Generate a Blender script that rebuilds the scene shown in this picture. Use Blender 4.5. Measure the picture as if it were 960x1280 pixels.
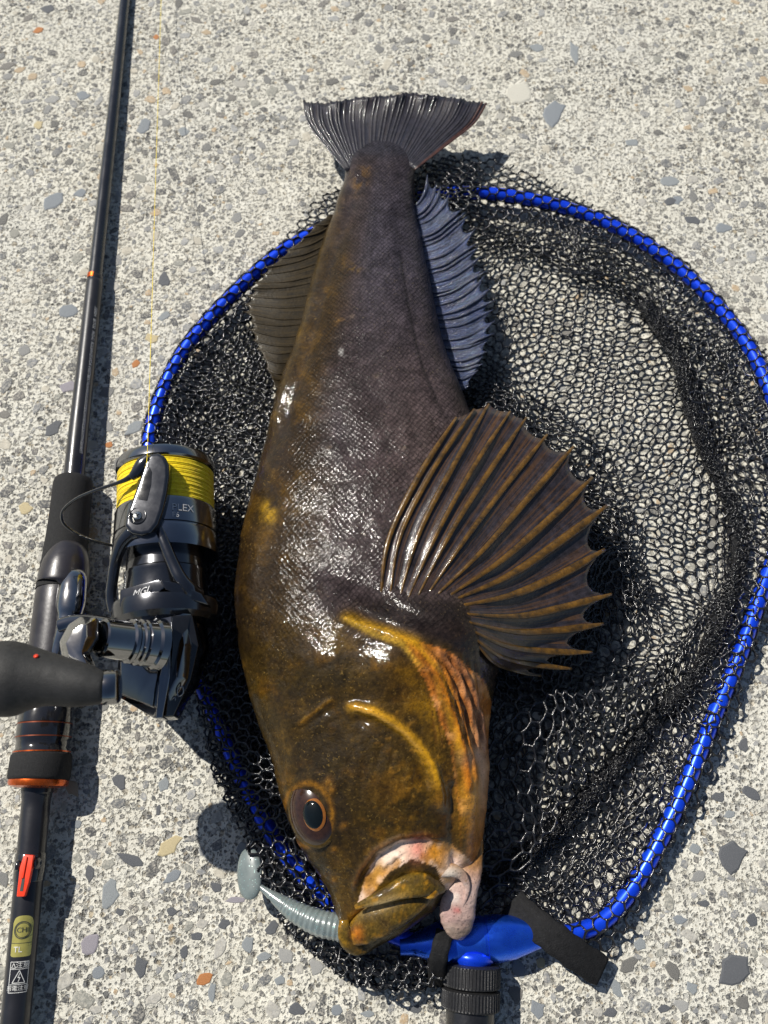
import bpy, bmesh, math, random
import numpy as np
from mathutils import Vector, Matrix, noise as mnoise

# ------------------------------------------------------------------ camera, sky, sun, exposure
scene = bpy.context.scene
for o in list(bpy.data.objects):
    bpy.data.objects.remove(o)
COL = scene.collection
F = 1050.0                       # focal length in photograph pixels (960 wide)
TILT = math.radians(20.0)        # camera tips this far forward from straight down
DIST = 0.47                      # camera to ground along its axis, metres
CAM = np.array([0.0, -DIST * math.sin(TILT), DIST * math.cos(TILT)])
FWD = np.array([0.0, math.sin(TILT), -math.cos(TILT)])
UPV = np.array([0.0, math.cos(TILT), math.sin(TILT)])
RGT = np.array([1.0, 0.0, 0.0])
cd = bpy.data.cameras.new('camera')
cam = bpy.data.objects.new('camera', cd)
COL.objects.link(cam)
cam.location = CAM
cam.rotation_euler = (TILT, 0, 0)
cd.sensor_fit = 'HORIZONTAL'
cd.sensor_width = 36.0
cd.lens = 36.0 * F / 960.0
cd.clip_start = 0.01
cd.clip_end = 100.0
cd.dof.use_dof = True
cd.dof.focus_distance = 0.405
cd.dof.aperture_fstop = 15.0
scene.camera = cam

SUN_EL, SUN_FROM = 50.0, (-0.78, 0.63)      # sun stands up-left of the picture
world = bpy.data.worlds.new('World')
scene.world = world
world.use_nodes = True
wn = world.node_tree
wn.nodes.clear()
sky = wn.nodes.new('ShaderNodeTexSky')
sky.sky_type = 'NISHITA'
sky.sun_disc = False
sky.sun_elevation = math.radians(SUN_EL)
sky.sun_rotation = math.atan2(SUN_FROM[0], SUN_FROM[1])
bg = wn.nodes.new('ShaderNodeBackground')
bg.inputs['Strength'].default_value = 0.06
wo = wn.nodes.new('ShaderNodeOutputWorld')
wn.links.new(sky.outputs[0], bg.inputs[0])
wn.links.new(bg.outputs[0], wo.inputs[0])
sd = bpy.data.lights.new('sun', 'SUN')
sd.energy = 5.0
sd.angle = math.radians(0.55)
sd.color = (1.0, 0.955, 0.87)
sun = bpy.data.objects.new('sun', sd)
COL.objects.link(sun)
_el = math.radians(SUN_EL)
_h = Vector((SUN_FROM[0], SUN_FROM[1], 0)).normalized()
_to = Vector((_h.x * math.cos(_el), _h.y * math.cos(_el), math.sin(_el)))
sun.rotation_euler = _to.to_track_quat('Z', 'Y').to_euler()
sun.location = _to * 3
vs = scene.view_settings
vs.view_transform = 'Standard'
vs.look = 'None'
vs.exposure = 0.12
vs.gamma = 1.0
vs.use_curve_mapping = False
scene.render.film_transparent = False
scene.cycles.max_bounces = 6

# ------------------------------------------------------------------ helpers
rng = np.random.default_rng(7)
random.seed(7)

def P(px, py, z):
    """point at height z (metres) that the photograph shows at pixel px, py"""
    d = FWD + (px - 480.0) / F * RGT + (640.0 - py) / F * UPV
    t = (z - CAM[2]) / d[2]
    return CAM + t * d

def PV(pts, z=None):
    return np.array([P(p[0], p[1], p[2] if z is None else z) for p in pts])

def proj(v):
    w = np.asarray(v) - CAM
    dz = w @ FWD
    return np.stack([480 + F * (w @ RGT) / dz, 640 - F * (w @ UPV) / dz], -1)

def link(o, parent=None):
    COL.objects.link(o)
    if parent is not None:
        o.parent = parent
    return o

def thing(name, label, cat, loc, group=None):
    o = bpy.data.objects.new(name, None)
    o.empty_display_size = 0.01
    o.location = loc
    o['label'] = label
    o['category'] = cat
    if group:
        o['group'] = group
    return link(o)

def wloc(o):
    l = Vector((0, 0, 0))
    while o is not None:
        l += o.location
        o = o.parent
    return l

def mesh(name, vf, mat, parent=None, smooth=True, label=None, loc=None):
    v, f = vf
    v = np.asarray(v, float)
    off = np.array(wloc(parent)) if parent is not None else np.zeros(3)
    if loc is not None:
        off = off + np.asarray(loc)
    me = bpy.data.meshes.new(name)
    me.from_pydata((v - off).tolist(), [], [tuple(int(i) for i in q) for q in f])
    me.update()
    if smooth:
        me.shade_smooth()
    if mat is not None:
        me.materials.append(mat)
    o = bpy.data.objects.new(name, me)
    if loc is not None:
        o.location = loc
    if label:
        o['label'] = label
    return link(o, parent)

def join(*vfs):
    V, Fc, n = [], [], 0
    for v, f in vfs:
        v = np.asarray(v, float)
        V.append(v)
        Fc += [tuple(int(i) + n for i in q) for q in f]
        n += len(v)
    return np.concatenate(V), Fc

def catmull(pts, n, closed=False):
    pts = np.asarray(pts, float)
    m = len(pts)
    out = []
    segs = m if closed else m - 1
    for i in range(segs):
        if closed:
            p0, p1, p2, p3 = pts[(i - 1) % m], pts[i], pts[(i + 1) % m], pts[(i + 2) % m]
        else:
            p0, p1, p2, p3 = pts[max(i - 1, 0)], pts[i], pts[i + 1], pts[min(i + 2, m - 1)]
        for k in range(n):
            t = k / n
            out.append(0.5 * ((2 * p1) + (-p0 + p2) * t + (2 * p0 - 5 * p1 + 4 * p2 - p3) * t * t + (-p0 + 3 * p1 - 3 * p2 + p3) * t ** 3))
    if not closed:
        out.append(pts[-1])
    return np.array(out)

def unit(v):
    return v / (np.linalg.norm(v, axis=-1, keepdims=True) + 1e-12)

def tube(pts, rad, n=12, closed=False, up=(0, 0, 1), flat=1.0, cap=True):
    """swept tube; rad a number or one per point; flat squeezes it along the up direction"""
    pts = np.asarray(pts, float)
    m = len(pts)
    rad = np.broadcast_to(np.asarray(rad, float), (m,))
    if closed:
        tan = unit(np.roll(pts, -1, 0) - np.roll(pts, 1, 0))
    else:
        tan = unit(np.gradient(pts, axis=0))
    up = np.asarray(up, float)
    side = unit(np.cross(tan, up))
    nn = np.cross(side, tan)
    a = np.linspace(0, 2 * np.pi, n, endpoint=False)
    V = (pts[:, None] + rad[:, None, None] * (np.cos(a)[None, :, None] * side[:, None] + flat * np.sin(a)[None, :, None] * nn[:, None])).reshape(-1, 3)
    Fc = []
    for i in range(m if closed else m - 1):
        j = (i + 1) % m
        for k in range(n):
            l = (k + 1) % n
            Fc.append((i * n + k, i * n + l, j * n + l, j * n + k))
    if cap and not closed:
        Fc.append(tuple(range(n))[::-1])
        Fc.append(tuple((m - 1) * n + k for k in range(n)))
    return V, Fc

def lathe(prof, o, ax, n=48, cap=True, squash=None):
    """prof: (distance along ax, radius) pairs, metres"""
    o = np.asarray(o, float)
    ax = unit(np.asarray(ax, float))
    ref = np.array([0, 0, 1.0]) if abs(ax[2]) < 0.9 else np.array([1.0, 0, 0])
    s = unit(np.cross(ax, ref))
    u = np.cross(s, ax)
    a = np.linspace(0, 2 * np.pi, n, endpoint=False)
    V = []
    for t, r in prof:
        for k in a:
            V.append(o + ax * t + r * (math.cos(k) * s + math.sin(k) * u))
    Fc = []
    for i in range(len(prof) - 1):
        for k in range(n):
            l = (k + 1) % n
            Fc.append((i * n + k, i * n + l, (i + 1) * n + l, (i + 1) * n + k))
    if cap:
        Fc.append(tuple(range(n))[::-1])
        Fc.append(tuple((len(prof) - 1) * n + k for k in range(n)))
    return np.array(V), Fc

def bevel_mesh(o, w, seg=2, angle=30):
    bm = bmesh.new()
    bm.from_mesh(o.data)
    ed = [e for e in bm.edges if len(e.link_faces) == 2 and e.calc_face_angle(0) > math.radians(angle)]
    bmesh.ops.bevel(bm, geom=ed, offset=w, segments=seg, profile=0.6, affect='EDGES', clamp_overlap=True)
    bmesh.ops.recalc_face_normals(bm, faces=bm.faces)
    bm.to_mesh(o.data)
    bm.free()
    return o

def sharpen(o, ang=35):
    me = o.data
    try:
        me.set_sharp_from_angle(angle=math.radians(ang))
    except Exception:
        pass
    return o

def prism(name, poly, ztop, thick, mat, parent, bev=0.0008, seg=3, tilt=None):
    """outline given in photograph pixels at height ztop (or one height per corner), thick metres deep"""
    n = len(poly)
    top = np.array([P(p[0], p[1], (p[2] if len(p) > 2 else ztop)) for p in poly])
    bot = top - np.array([0, 0, thick])
    V = np.concatenate([top, bot])
    Fc = [tuple(range(n)), tuple(range(n, 2 * n))[::-1]]
    for i in range(n):
        j = (i + 1) % n
        Fc.append((i, n + i, n + j, j))
    o = mesh(name, (V, Fc), mat, parent)
    bm = bmesh.new()
    bm.from_mesh(o.data)
    bmesh.ops.recalc_face_normals(bm, faces=bm.faces)
    bm.to_mesh(o.data)
    bm.free()
    if bev:
        bevel_mesh(o, bev, seg)
    sharpen(o)
    return o

def vnoise(x, y, seed=0):
    """smooth value noise, about -1..1"""
    xi = np.floor(x).astype(np.int64)
    yi = np.floor(y).astype(np.int64)
    fx, fy = x - xi, y - yi
    fx = fx * fx * fx * (fx * (fx * 6 - 15) + 10)
    fy = fy * fy * fy * (fy * (fy * 6 - 15) + 10)

    def h(a, b):
        n = (a * 374761393 + b * 668265263 + seed * 974711) & 0x7fffffff
        n = ((n ^ (n >> 13)) * 1274126177) & 0x7fffffff
        n = n ^ (n >> 16)
        return (n & 0xffff) / 32767.5 - 1
    return (h(xi, yi) * (1 - fx) + h(xi + 1, yi) * fx) * (1 - fy) + (h(xi, yi + 1) * (1 - fx) + h(xi + 1, yi + 1) * fx) * fy

def fbm(x, y, oct=4, seed=0):
    s, a, t = 0, 1.0, 0
    for k in range(oct):
        s = s + a * vnoise(x * 2 ** k, y * 2 ** k, seed + 11 * k)
        t += a
        a *= 0.55
    return s / t

def pdist(q, line):
    """distance of points q (n,2) to a polyline, where along it (0..1) and on which side"""
    line = np.asarray(line, float)
    best = np.full(len(q), 1e9)
    tt = np.zeros(len(q))
    side = np.zeros(len(q))
    m = len(line) - 1
    for i in range(m):
        a, b = line[i], line[i + 1]
        d = b - a
        t = np.clip(((q - a) @ d) / (d @ d), 0, 1)
        c = a + t[:, None] * d
        e = q - c
        dd = np.hypot(e[:, 0], e[:, 1])
        m_ = dd < best
        best = np.where(m_, dd, best)
        tt = np.where(m_, (i + t) / m, tt)
        side = np.where(m_, np.sign(d[0] * e[:, 1] - d[1] * e[:, 0]), side)
    return best, tt, side

def inpoly(q, poly):
    poly = np.asarray(poly, float)
    x, y = q[:, 0], q[:, 1]
    ins = np.zeros(len(q), bool)
    n = len(poly)
    for i in range(n):
        x1, y1 = poly[i]
        x2, y2 = poly[(i + 1) % n]
        c = ((y1 > y) != (y2 > y)) & (x < (x2 - x1) * (y - y1) / (y2 - y1 + 1e-12) + x1)
        ins ^= c
    return ins

def sstep(a, b, x):
    t = np.clip((x - a) / (b - a), 0, 1)
    return t * t * (3 - 2 * t)

# ------------------------------------------------------------------ materials
class NT:
    """small node tree writer"""
    def __init__(s, name):
        s.m = bpy.data.materials.new(name)
        s.m.use_nodes = True
        s.t = s.m.node_tree
        s.b = s.t.nodes['Principled BSDF']

    def n(s, kind, **kw):
        nd = s.t.nodes.new('ShaderNode' + kind)
        for k, v in kw.items():
            if k.startswith('i_'):
                nd.inputs[k[2:].replace('_', ' ')].default_value = v
            else:
                setattr(nd, k, v)
        return nd

    def l(s, a, b):
        s.t.links.new(a, b)

    def val(s, x):
        return x

    def math(s, op, a, b=None, c=None, clamp=False):
        nd = s.n('Math', operation=op, use_clamp=clamp)
        for i, x in enumerate((a, b, c)):
            if x is None:
                continue
            if isinstance(x, (int, float)):
                nd.inputs[i].default_value = x
            else:
                s.l(x, nd.inputs[i])
        return nd.outputs[0]

    def mix(s, fac, a, b, mode='MIX'):
        nd = s.n('MixRGB', blend_type=mode)
        for i, x in zip((0, 1, 2), (fac, a, b)):
            if isinstance(x, (int, float)):
                nd.inputs[i].default_value = x
            elif isinstance(x, tuple):
                nd.inputs[i].default_value = (*x, 1) if len(x) == 3 else x
            else:
                s.l(x, nd.inputs[i])
        return nd.outputs[0]

    def noise(s, scale, detail=4, rough=0.6, vec=None, out='Fac', dist=0.0):
        nd = s.n('TexNoise')
        nd.inputs['Scale'].default_value = scale
        nd.inputs['Detail'].default_value = detail
        nd.inputs['Roughness'].default_value = rough
        nd.inputs['Distortion'].default_value = dist
        if vec is not None:
            s.l(vec, nd.inputs['Vector'])
        return nd.outputs[out]

    def ramp(s, fac, stops, interp='LINEAR'):
        nd = s.n('ValToRGB')
        cr = nd.color_ramp
        cr.interpolation = interp
        while len(cr.elements) > 1:
            cr.elements.remove(cr.elements[-1])
        for i, (p, c) in enumerate(stops):
            e = cr.elements[0] if i == 0 else cr.elements.new(p)
            e.position = p
            e.color = (*c, 1) if len(c) == 3 else c
        s.l(fac, nd.inputs[0])
        return nd.outputs[0]

    def coord(s, which='Object'):
        return s.n('TexCoord').outputs[which]

    def bump(s, h, strength=0.5, dist=0.001, normal=None):
        nd = s.n('Bump')
        nd.inputs['Strength'].default_value = strength
        nd.inputs['Distance'].default_value = dist
        s.l(h, nd.inputs['Height'])
        if normal is not None:
            s.l(normal, nd.inputs['Normal'])
        return nd.outputs[0]

    def set(s, **kw):
        for k, v in kw.items():
            k = k.replace('_', ' ')
            if isinstance(v, (int, float, tuple)):
                s.b.inputs[k].default_value = (*v, 1) if isinstance(v, tuple) and len(v) == 3 and 'Color' in k or isinstance(v, tuple) and len(v) == 3 and 'Tint' in k else v
            else:
                s.l(v, s.b.inputs[k])
        return s

def simple(name, col, rough=0.5, metal=0.0, var=0.25, nscale=300.0, bump=0.0, coat=0.0, spec=0.5, bscale=None, dust=0.0):
    t = NT(name)
    co = t.coord()
    nz = t.noise(nscale, 5, 0.65, co)
    lo = tuple(c * (1 - var) for c in col)
    hi = tuple(min(1, c * (1 + var)) for c in col)
    c = t.ramp(nz, [(0.3, lo), (0.7, hi)])
    if dust:
        dn = t.noise(nscale * 2.7, 6, 0.75, co)
        dm = t.ramp(dn, [(0.56, (0, 0, 0)), (0.72, (dust,) * 3)])
        c = t.mix(dm, c, (0.35, 0.33, 0.29))
    t.set(Base_Color=c, Metallic=metal, Coat_Weight=coat, Coat_Roughness=0.08, Specular_IOR_Level=spec)
    r = t.ramp(t.noise(nscale * 0.6, 4, 0.6, co), [(0.3, (max(0.02, rough - 0.08),) * 3), (0.75, (min(1, rough + 0.1),) * 3)])
    t.set(Roughness=r)
    if bump:
        t.set(Normal=t.bump(t.noise(bscale or nscale * 3, 4, 0.6, co), bump, 0.0006))
    return t.m

def lin(r, g, b):
    return tuple((c / 12.92 if c <= 0.04045 else ((c + 0.055) / 1.055) ** 2.4) for c in (r / 255, g / 255, b / 255))

# ------------------------------------------------------------------ ground: worn exposed-aggregate concrete
def concrete_mat():
    t = NT('concrete')
    co = t.coord()
    big = t.noise(9, 4, 0.6, co)
    mid = t.noise(60, 5, 0.65, co)
    base = t.ramp(mid, [(0.25, (0.53, 0.505, 0.43)), (0.55, (0.68, 0.655, 0.565)), (0.8, (0.77, 0.75, 0.67))])
    base = t.mix(t.ramp(big, [(0.35, (0.0,) * 3), (0.7, (0.55,) * 3)]), base, (0.60, 0.59, 0.54))
    warp = t.noise(420, 3, 0.6, co, 'Color')
    wco = t.n('VectorMath', operation='MULTIPLY_ADD')
    t.l(warp, wco.inputs[0])
    wco.inputs[1].default_value = (0.0016, 0.0016, 0.0016)
    t.l(co, wco.inputs[2])
    wv = wco.outputs[0]
    hsum = None
    smooth_patch = t.ramp(t.noise(24, 5, 0.62, co), [(0.38, (0.30,) * 3), (0.58, (1.0,) * 3)])
    # sand grains and small chips: cells of two sizes, a random share of each coloured dark, for chips and for painted flecks of shadow
    for sc, share, rad, seed in ((330.0, 0.30, 0.44, 0.0), (560.0, 0.32, 0.42, 7.3), (210.0, 0.20, 0.38, 3.1), (800.0, 0.24, 0.42, 11.7)):
        vo = t.n('TexVoronoi', feature='F1')
        vo.inputs['Scale'].default_value = sc
        sh = t.n('VectorMath', operation='ADD')
        t.l(wv, sh.inputs[0])
        sh.inputs[1].default_value = (seed, seed * 0.37, 0)
        t.l(sh.outputs[0], vo.inputs['Vector'])
        sep = t.n('SeparateColor')
        t.l(vo.outputs['Color'], sep.inputs[0])
        pick = t.math('LESS_THAN', sep.outputs[0], share)
        inside = t.math('SUBTRACT', 1.0, t.math('SMOOTH_MIN', 1.0, t.math('MULTIPLY', t.math('SUBTRACT', vo.outputs['Distance'], rad - 0.07), 9.0), 0.05), clamp=True)
        m = t.math('MULTIPLY', t.math('MULTIPLY', pick, inside, clamp=True), smooth_patch)
        gc = t.ramp(sep.outputs[1], [(0.0, (0.06, 0.062, 0.065)), (0.35, (0.15, 0.15, 0.15)), (0.6, (0.28, 0.28, 0.275)), (0.8, (0.12, 0.115, 0.105)), (0.93, (0.40, 0.33, 0.22)), (1.0, (0.46, 0.40, 0.32))])
        base = t.mix(t.math('MULTIPLY', m, 0.9), base, gc)
        h = t.math('MULTIPLY', m, -0.6)
        hsum = h if hsum is None else t.math('ADD', hsum, h)
    # pits in the paste
    pit = t.ramp(t.noise(520, 3, 0.55, co), [(0.36, (0,) * 3), (0.46, (1,) * 3)])
    base = t.mix(t.math('SUBTRACT', 0.5, t.math('MULTIPLY', pit, 0.5)), base, (0.22, 0.20, 0.16))
    h = t.math('ADD', hsum, t.math('MULTIPLY', pit, 0.9))
    h = t.math('ADD', h, t.math('MULTIPLY', mid, 1.0))
    h = t.math('ADD', h, t.math('MULTIPLY', t.noise(230, 4, 0.6, co), 1.1))
    h = t.math('ADD', h, t.math('MULTIPLY', t.noise(1400, 3, 0.6, co), 0.45))
    t.set(Base_Color=base, Roughness=0.9, Specular_IOR_Level=0.25, Normal=t.bump(h, 0.95, 0.0011))
    return t.m

def stone_mat(use_island):
    t = NT('aggregate_stone')
    r = t.n('NewGeometry').outputs['Random Per Island'] if use_island else t.n('ObjectInfo').outputs['Random']
    c = t.ramp(r, [(0.0, (0.075, 0.077, 0.08)), (0.18, (0.13, 0.135, 0.14)), (0.36, (0.20, 0.205, 0.21)), (0.52, (0.28, 0.285, 0.285)), (0.62, (0.13, 0.125, 0.12)), (0.72, (0.36, 0.35, 0.32)), (0.82, (0.24, 0.24, 0.215)), (0.90, (0.44, 0.41, 0.34)), (0.955, (0.40, 0.30, 0.19)), (1.0, (0.19, 0.205, 0.215))], 'CONSTANT')
    co = t.coord('Object') if use_island else t.coord('Object')
    nz = t.noise(500, 5, 0.7, co)
    c = t.mix(0.85, c, t.ramp(nz, [(0.25, (0.55,) * 3), (0.5, (1.0,) * 3), (0.75, (1.5,) * 3)]), 'MULTIPLY')
    dust = t.ramp(t.noise(900, 4, 0.75, co), [(0.47, (0,) * 3), (0.66, (0.8,) * 3)])
    c = t.mix(dust, c, (0.50, 0.47, 0.40))
    t.set(Base_Color=c, Roughness=0.72, Specular_IOR_Level=0.35, Normal=t.bump(t.noise(1100, 4, 0.65, co), 0.5, 0.0005))
    return t.m

GS = 3.0
ground = mesh('ground', (np.array([(-GS, -GS, 0), (GS, -GS, 0), (GS, GS, 0), (-GS, GS, 0)]), [(0, 1, 2, 3)]), concrete_mat(), smooth=False)
ground['kind'] = 'structure'
ground['label'] = 'pale worn concrete with dark exposed stones'

def pebble_shape(n, seed, elong=1.0):
    r = np.random.default_rng(seed)
    a = np.linspace(0, 2 * np.pi, n, endpoint=False) + r.uniform(-0.22, 0.22, n)
    rr = 1 + r.uniform(-0.34, 0.22, n)
    x, y = np.cos(a) * rr * elong, np.sin(a) * rr
    rings = []
    for k, z in ((1.06, -0.35), (1.0, 0.02), (0.86, 0.16)):
        rings.append(np.stack([x * k, y * k, np.full(n, z) + (r.uniform(-0.02, 0.02, n) if z > 0.1 else 0)], -1))
    V = np.concatenate(rings + [np.array([[0.05, 0.03, 0.20]])])
    Fc = []
    for i in range(2):
        for k in range(n):
            l = (k + 1) % n
            Fc.append((i * n + k, i * n + l, (i + 1) * n + l, (i + 1) * n + k))
    for k in range(n):
        Fc.append((2 * n + k, 2 * n + (k + 1) % n, 3 * n))
    return V, Fc

sm_obj, sm_isl = stone_mat(False), stone_mat(True)
PEB = []
for k in range(14):
    V, Fc = pebble_shape(9, 100 + k, 1.0 + 0.11 * (k % 6))
    me = bpy.data.meshes.new('pebble')
    me.from_pydata(V.tolist(), [], Fc)
    me.materials.append(sm_obj)
    PEB.append(me)
def tint_stone(name, col):
    t = NT(name)
    co = t.coord()
    c = t.mix(t.noise(600, 5, 0.7, co), tuple(x * 0.6 for x in col), tuple(min(1, x * 1.35) for x in col))
    t.set(Base_Color=c, Roughness=0.7, Normal=t.bump(t.noise(900, 4, 0.65, co), 0.5, 0.0005))
    return t.m
TINT = {'o': tint_stone('rust_stone', (0.42, 0.17, 0.055)), 't': tint_stone('tan_stone', (0.50, 0.42, 0.25)), 'g': tint_stone('grey_stone', (0.25, 0.27, 0.28)),
        'd': tint_stone('dark_stone', (0.10, 0.105, 0.115)), 'm': tint_stone('mauve_stone', (0.28, 0.26, 0.29)), 'b': tint_stone('blue_stone', (0.215, 0.235, 0.255)), 'w': tint_stone('pale_stone', (0.55, 0.53, 0.46))}
# stones the photograph shows plainly: x, y, half width, half height (pixels), turn (degrees), tint
SEEN = [(692, 141, 13, 16, 20, 'b'), (180, 158, 9, 10, 0, 'b'), (68, 249, 17, 8, -50, 'b'), (101, 242, 8, 6, -20, 'b'), (104, 120, 9, 6, 0, 'b'), (648, 116, 20, 14, 0, 'w'),
        (718, 66, 7, 14, 0, 'g'), (838, 251, 8, 6, 0, 'd'), (671, 60, 9, 6, 30, 'g'), (846, 250, 7, 5, 0, 'b'), (790, 178, 9, 5, 0, 'g'), (866, 275, 12, 5, 20, 'd'), (905, 285, 10, 6, -20, 'b'),
        (835, 226, 14, 6, 0, 'g'), (915, 1070, 17, 20, 30, 'd'), (918, 1213, 24, 19, -10, 'd'), (257, 1222, 12, 7, -25, 'o'), (164, 1076, 18, 8, 20, 'd'), (137, 1119, 11, 20, 12, 'g'),
        (112, 1180, 13, 15, 20, 'm'), (176, 1209, 10, 14, 0, 'd'), (112, 1090, 6, 12, -25, 'd'), (216, 1096, 12, 8, -25, 'b'), (211, 1058, 16, 9, -30, 't'), (198, 1012, 3, 8, 0, 'd'),
        (205, 980, 8, 9, 0, 'g'), (150, 978, 10, 8, 40, 'd'), (122, 1215, 9, 8, 0, 'b'), (265, 1240, 5, 12, 0, 'g'), (295, 1125, 14, 4, 3, 'm'), (305, 1060, 9, 8, 0, 'g'), (270, 1110, 8, 7, 30, 'd'),
        (32, 636, 9, 8, 0, 't'), (136, 556, 6, 4, 0, 'o'), (190, 423, 11, 6, 0, 't'), (170, 454, 5, 6, 0, 'o'), (168, 535, 13, 8, -35, 'g'), (66, 536, 12, 7, -40, 'd'), (205, 395, 9, 5, -40, 'g'),
        (86, 483, 13, 7, 0, 'm'), (206, 350, 7, 9, 0, 'd'), (84, 388, 14, 8, 0, 'b'), (48, 156, 6, 5, 0, 't'), (48, 38, 7, 4, 0, 'o'), (196, 46, 4, 3, 0, 'o'), (60, 12, 9, 6, 0, 'd'), (230, 165, 7, 6, 0, 'g'),
        (648, 1211, 10, 14, -35, 'g'), (672, 1262, 11, 12, 0, 'b'), (700, 1235, 6, 5, 0, 'd'), (763, 1266, 9, 7, 0, 'd'), (770, 1235, 6, 12, -35, 'g'), (676, 1203, 6, 8, 0, 't'), (800, 1180, 9, 8, 0, 'g'),
        (930, 932, 6, 9, 30, 'd'), (938, 990, 14, 7, 35, 'd'), (898, 996, 9, 6, 0, 'd'), (912, 1018, 8, 5, 0, 'g'), (870, 1060, 8, 6, 0, 'g'), (880, 1130, 8, 5, 0, 'd'), (850, 1150, 9, 6, 0, 'b'),
        (940, 1150, 8, 9, 0, 'd'), (865, 1235, 9, 8, 0, 'g'), (830, 1260, 8, 6, 0, 'd'), (700, 1010, 7, 6, 0, 'd'), (20, 1120, 5, 8, 0, 'd'), (95, 1030, 8, 6, 0, 'b'), (350, 1225, 8, 6, 0, 'g'),
        (372, 1262, 10, 8, 0, 'd'), (420, 1262, 8, 7, 0, 'b'), (310, 1180, 8, 10, 0, 'g'), (340, 1160, 8, 10, 20, 'd'), (300, 1252, 9, 7, 0, 'w'), (460, 1268, 9, 5, 0, 'g'), (215, 1140, 7, 6, 0, 'd'),
        (230, 1190, 6, 9, 0, 'd'), (150, 1140, 7, 5, 0, 'd'), (330, 1195, 9, 7, 0, 'g'), (520, 1262, 8, 6, 0, 'd'), (280, 1155, 7, 6, 0, 'd'), (246, 1170, 8, 6, 0, 'd')]
taken = []
def put_pebble(x, y, sx, sy, rot, k, mt=None):
    o = bpy.data.objects.new('pebble', PEB[k])
    o.location = (x, y, 0.0001)
    o.rotation_euler = (0, 0, rot)
    o.scale = (sx, sy, min(sx, sy) * 0.34 + 0.0003)
    link(o, ground)
    if mt:
        o.material_slots[0].link = 'OBJECT'
        o.material_slots[0].material = mt
    taken.append((x, y, max(sx, sy)))
for i, (px, py, hw, hh, rot, tc) in enumerate(SEEN):
    c = P(px, py, 0)
    e1, e2 = P(px + hw, py, 0), P(px, py - hh, 0)
    k = i % 14
    put_pebble(c[0], c[1], np.linalg.norm(e1 - c) / (1.0 + 0.11 * (k % 6)), np.linalg.norm(e2 - c), math.radians(-rot), k, TINT[tc])
taken_a = np.array(taken)
cand = []
cells = {}
def free(x, y, r):
    i, j = int(x / 0.01 + 1000), int(y / 0.01 + 1000)
    for a in (i - 1, i, i + 1):
        for b in (j - 1, j, j + 1):
            for (u, v, q) in cells.get((a, b), ()):
                if (u - x) ** 2 + (v - y) ** 2 < (1.12 * (q + r)) ** 2:
                    return False
    return True
def occupy(x, y, r):
    cells.setdefault((int(x / 0.01 + 1000), int(y / 0.01 + 1000)), []).append((x, y, r))
for t_ in taken:
    occupy(*t_)
sizes = np.sort(0.00098 * (1 - rng.random(15000)) ** (-1 / 2.5))[::-1]
sizes = np.clip(sizes, 0.0008, 0.0040)
placed = []
for s in sizes:
    for _ in range(4):
        x, y = rng.uniform(-0.36, 0.36), rng.uniform(-0.30, 0.48)
        p = proj(np.array([[x, y, 0.0]]))[0]
        if not (-40 < p[0] < 1000 and -30 < p[1] < 1320):
            continue
        dens = 0.70 + 0.7 * float(vnoise(np.array([x * 14]), np.array([y * 14]), 5)[0]) + 0.25 * (p[1] / 1280 - 0.5)
        if rng.random() > dens:
            continue
        if free(x, y, s):
            occupy(x, y, s)
            placed.append((x, y, s))
            break
for (x, y, s) in placed[:215]:
    put_pebble(x, y, s * rng.uniform(0.7, 1.0), s * rng.uniform(0.6, 0.9), rng.uniform(0, 6.28), int(rng.integers(14)))
protos = [pebble_shape(7, 300 + k, 1.0 + 0.1 * (k % 6)) for k in range(20)]
VV, FF, n = [], [], 0
for (x, y, s) in placed[215:]:
    V, Fc = protos[int(rng.integers(20))]
    a = rng.uniform(0, 6.28)
    sx, sy = s * rng.uniform(0.7, 1.05), s * rng.uniform(0.7, 1.05)
    q = V * np.array([sx, sy, min(sx, sy) * 0.35 + 0.0002])
    q = np.stack([q[:, 0] * math.cos(a) - q[:, 1] * math.sin(a) + x, q[:, 0] * math.sin(a) + q[:, 1] * math.cos(a) + y, q[:, 2] + 0.0001], -1)
    VV.append(q)
    FF += [tuple(i + n for i in f) for f in Fc]
    n += len(q)
grit = mesh('small_aggregate', (np.concatenate(VV), FF), sm_isl, ground, smooth=False)
grit['kind'] = 'stuff'
# ------------------------------------------------------------------ landing net
def rubber_mat():
    t = NT('coated_netting')
    co = t.coord()
    c = t.ramp(t.noise(500, 4, 0.6, co), [(0.3, (0.006, 0.006, 0.007)), (0.7, (0.016, 0.016, 0.018))])
    t.set(Base_Color=c, Roughness=t.ramp(t.noise(220, 3, 0.6, co), [(0.3, (0.10,) * 3), (0.7, (0.30,) * 3)]), Specular_IOR_Level=0.7, Normal=t.bump(t.noise(1800, 3, 0.6, co), 0.35, 0.0005))
    return t.m
def blue_mat(metal=0.5, ca=lin(8, 46, 220), cb=lin(26, 92, 255)):
    t = NT('blue_anodised')
    co = t.coord()
    c = t.mix(t.noise(120, 4, 0.6, co), ca, cb)
    c = t.mix(t.ramp(t.noise(900, 4, 0.75, co), [(0.62, (0,) * 3), (0.72, (0.35,) * 3)]), c, lin(60, 90, 160))
    t.set(Base_Color=c, Metallic=metal, Roughness=t.ramp(t.noise(300, 4, 0.6, co), [(0.3, (0.22,) * 3), (0.7, (0.36,) * 3)]), Coat_Weight=0.3, Coat_Roughness=0.15)
    return t.m
netm, bluem = rubber_mat(), blue_mat()
jointm = blue_mat(0.9, lin(24, 84, 246), lin(60, 130, 255))
NP_ = P(600, 1190, 0)
net = thing('landing_net', 'landing net with blue hoop and black mesh bag lying under the fish', 'landing net', (NP_[0], NP_[1], 0.0))

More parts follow.
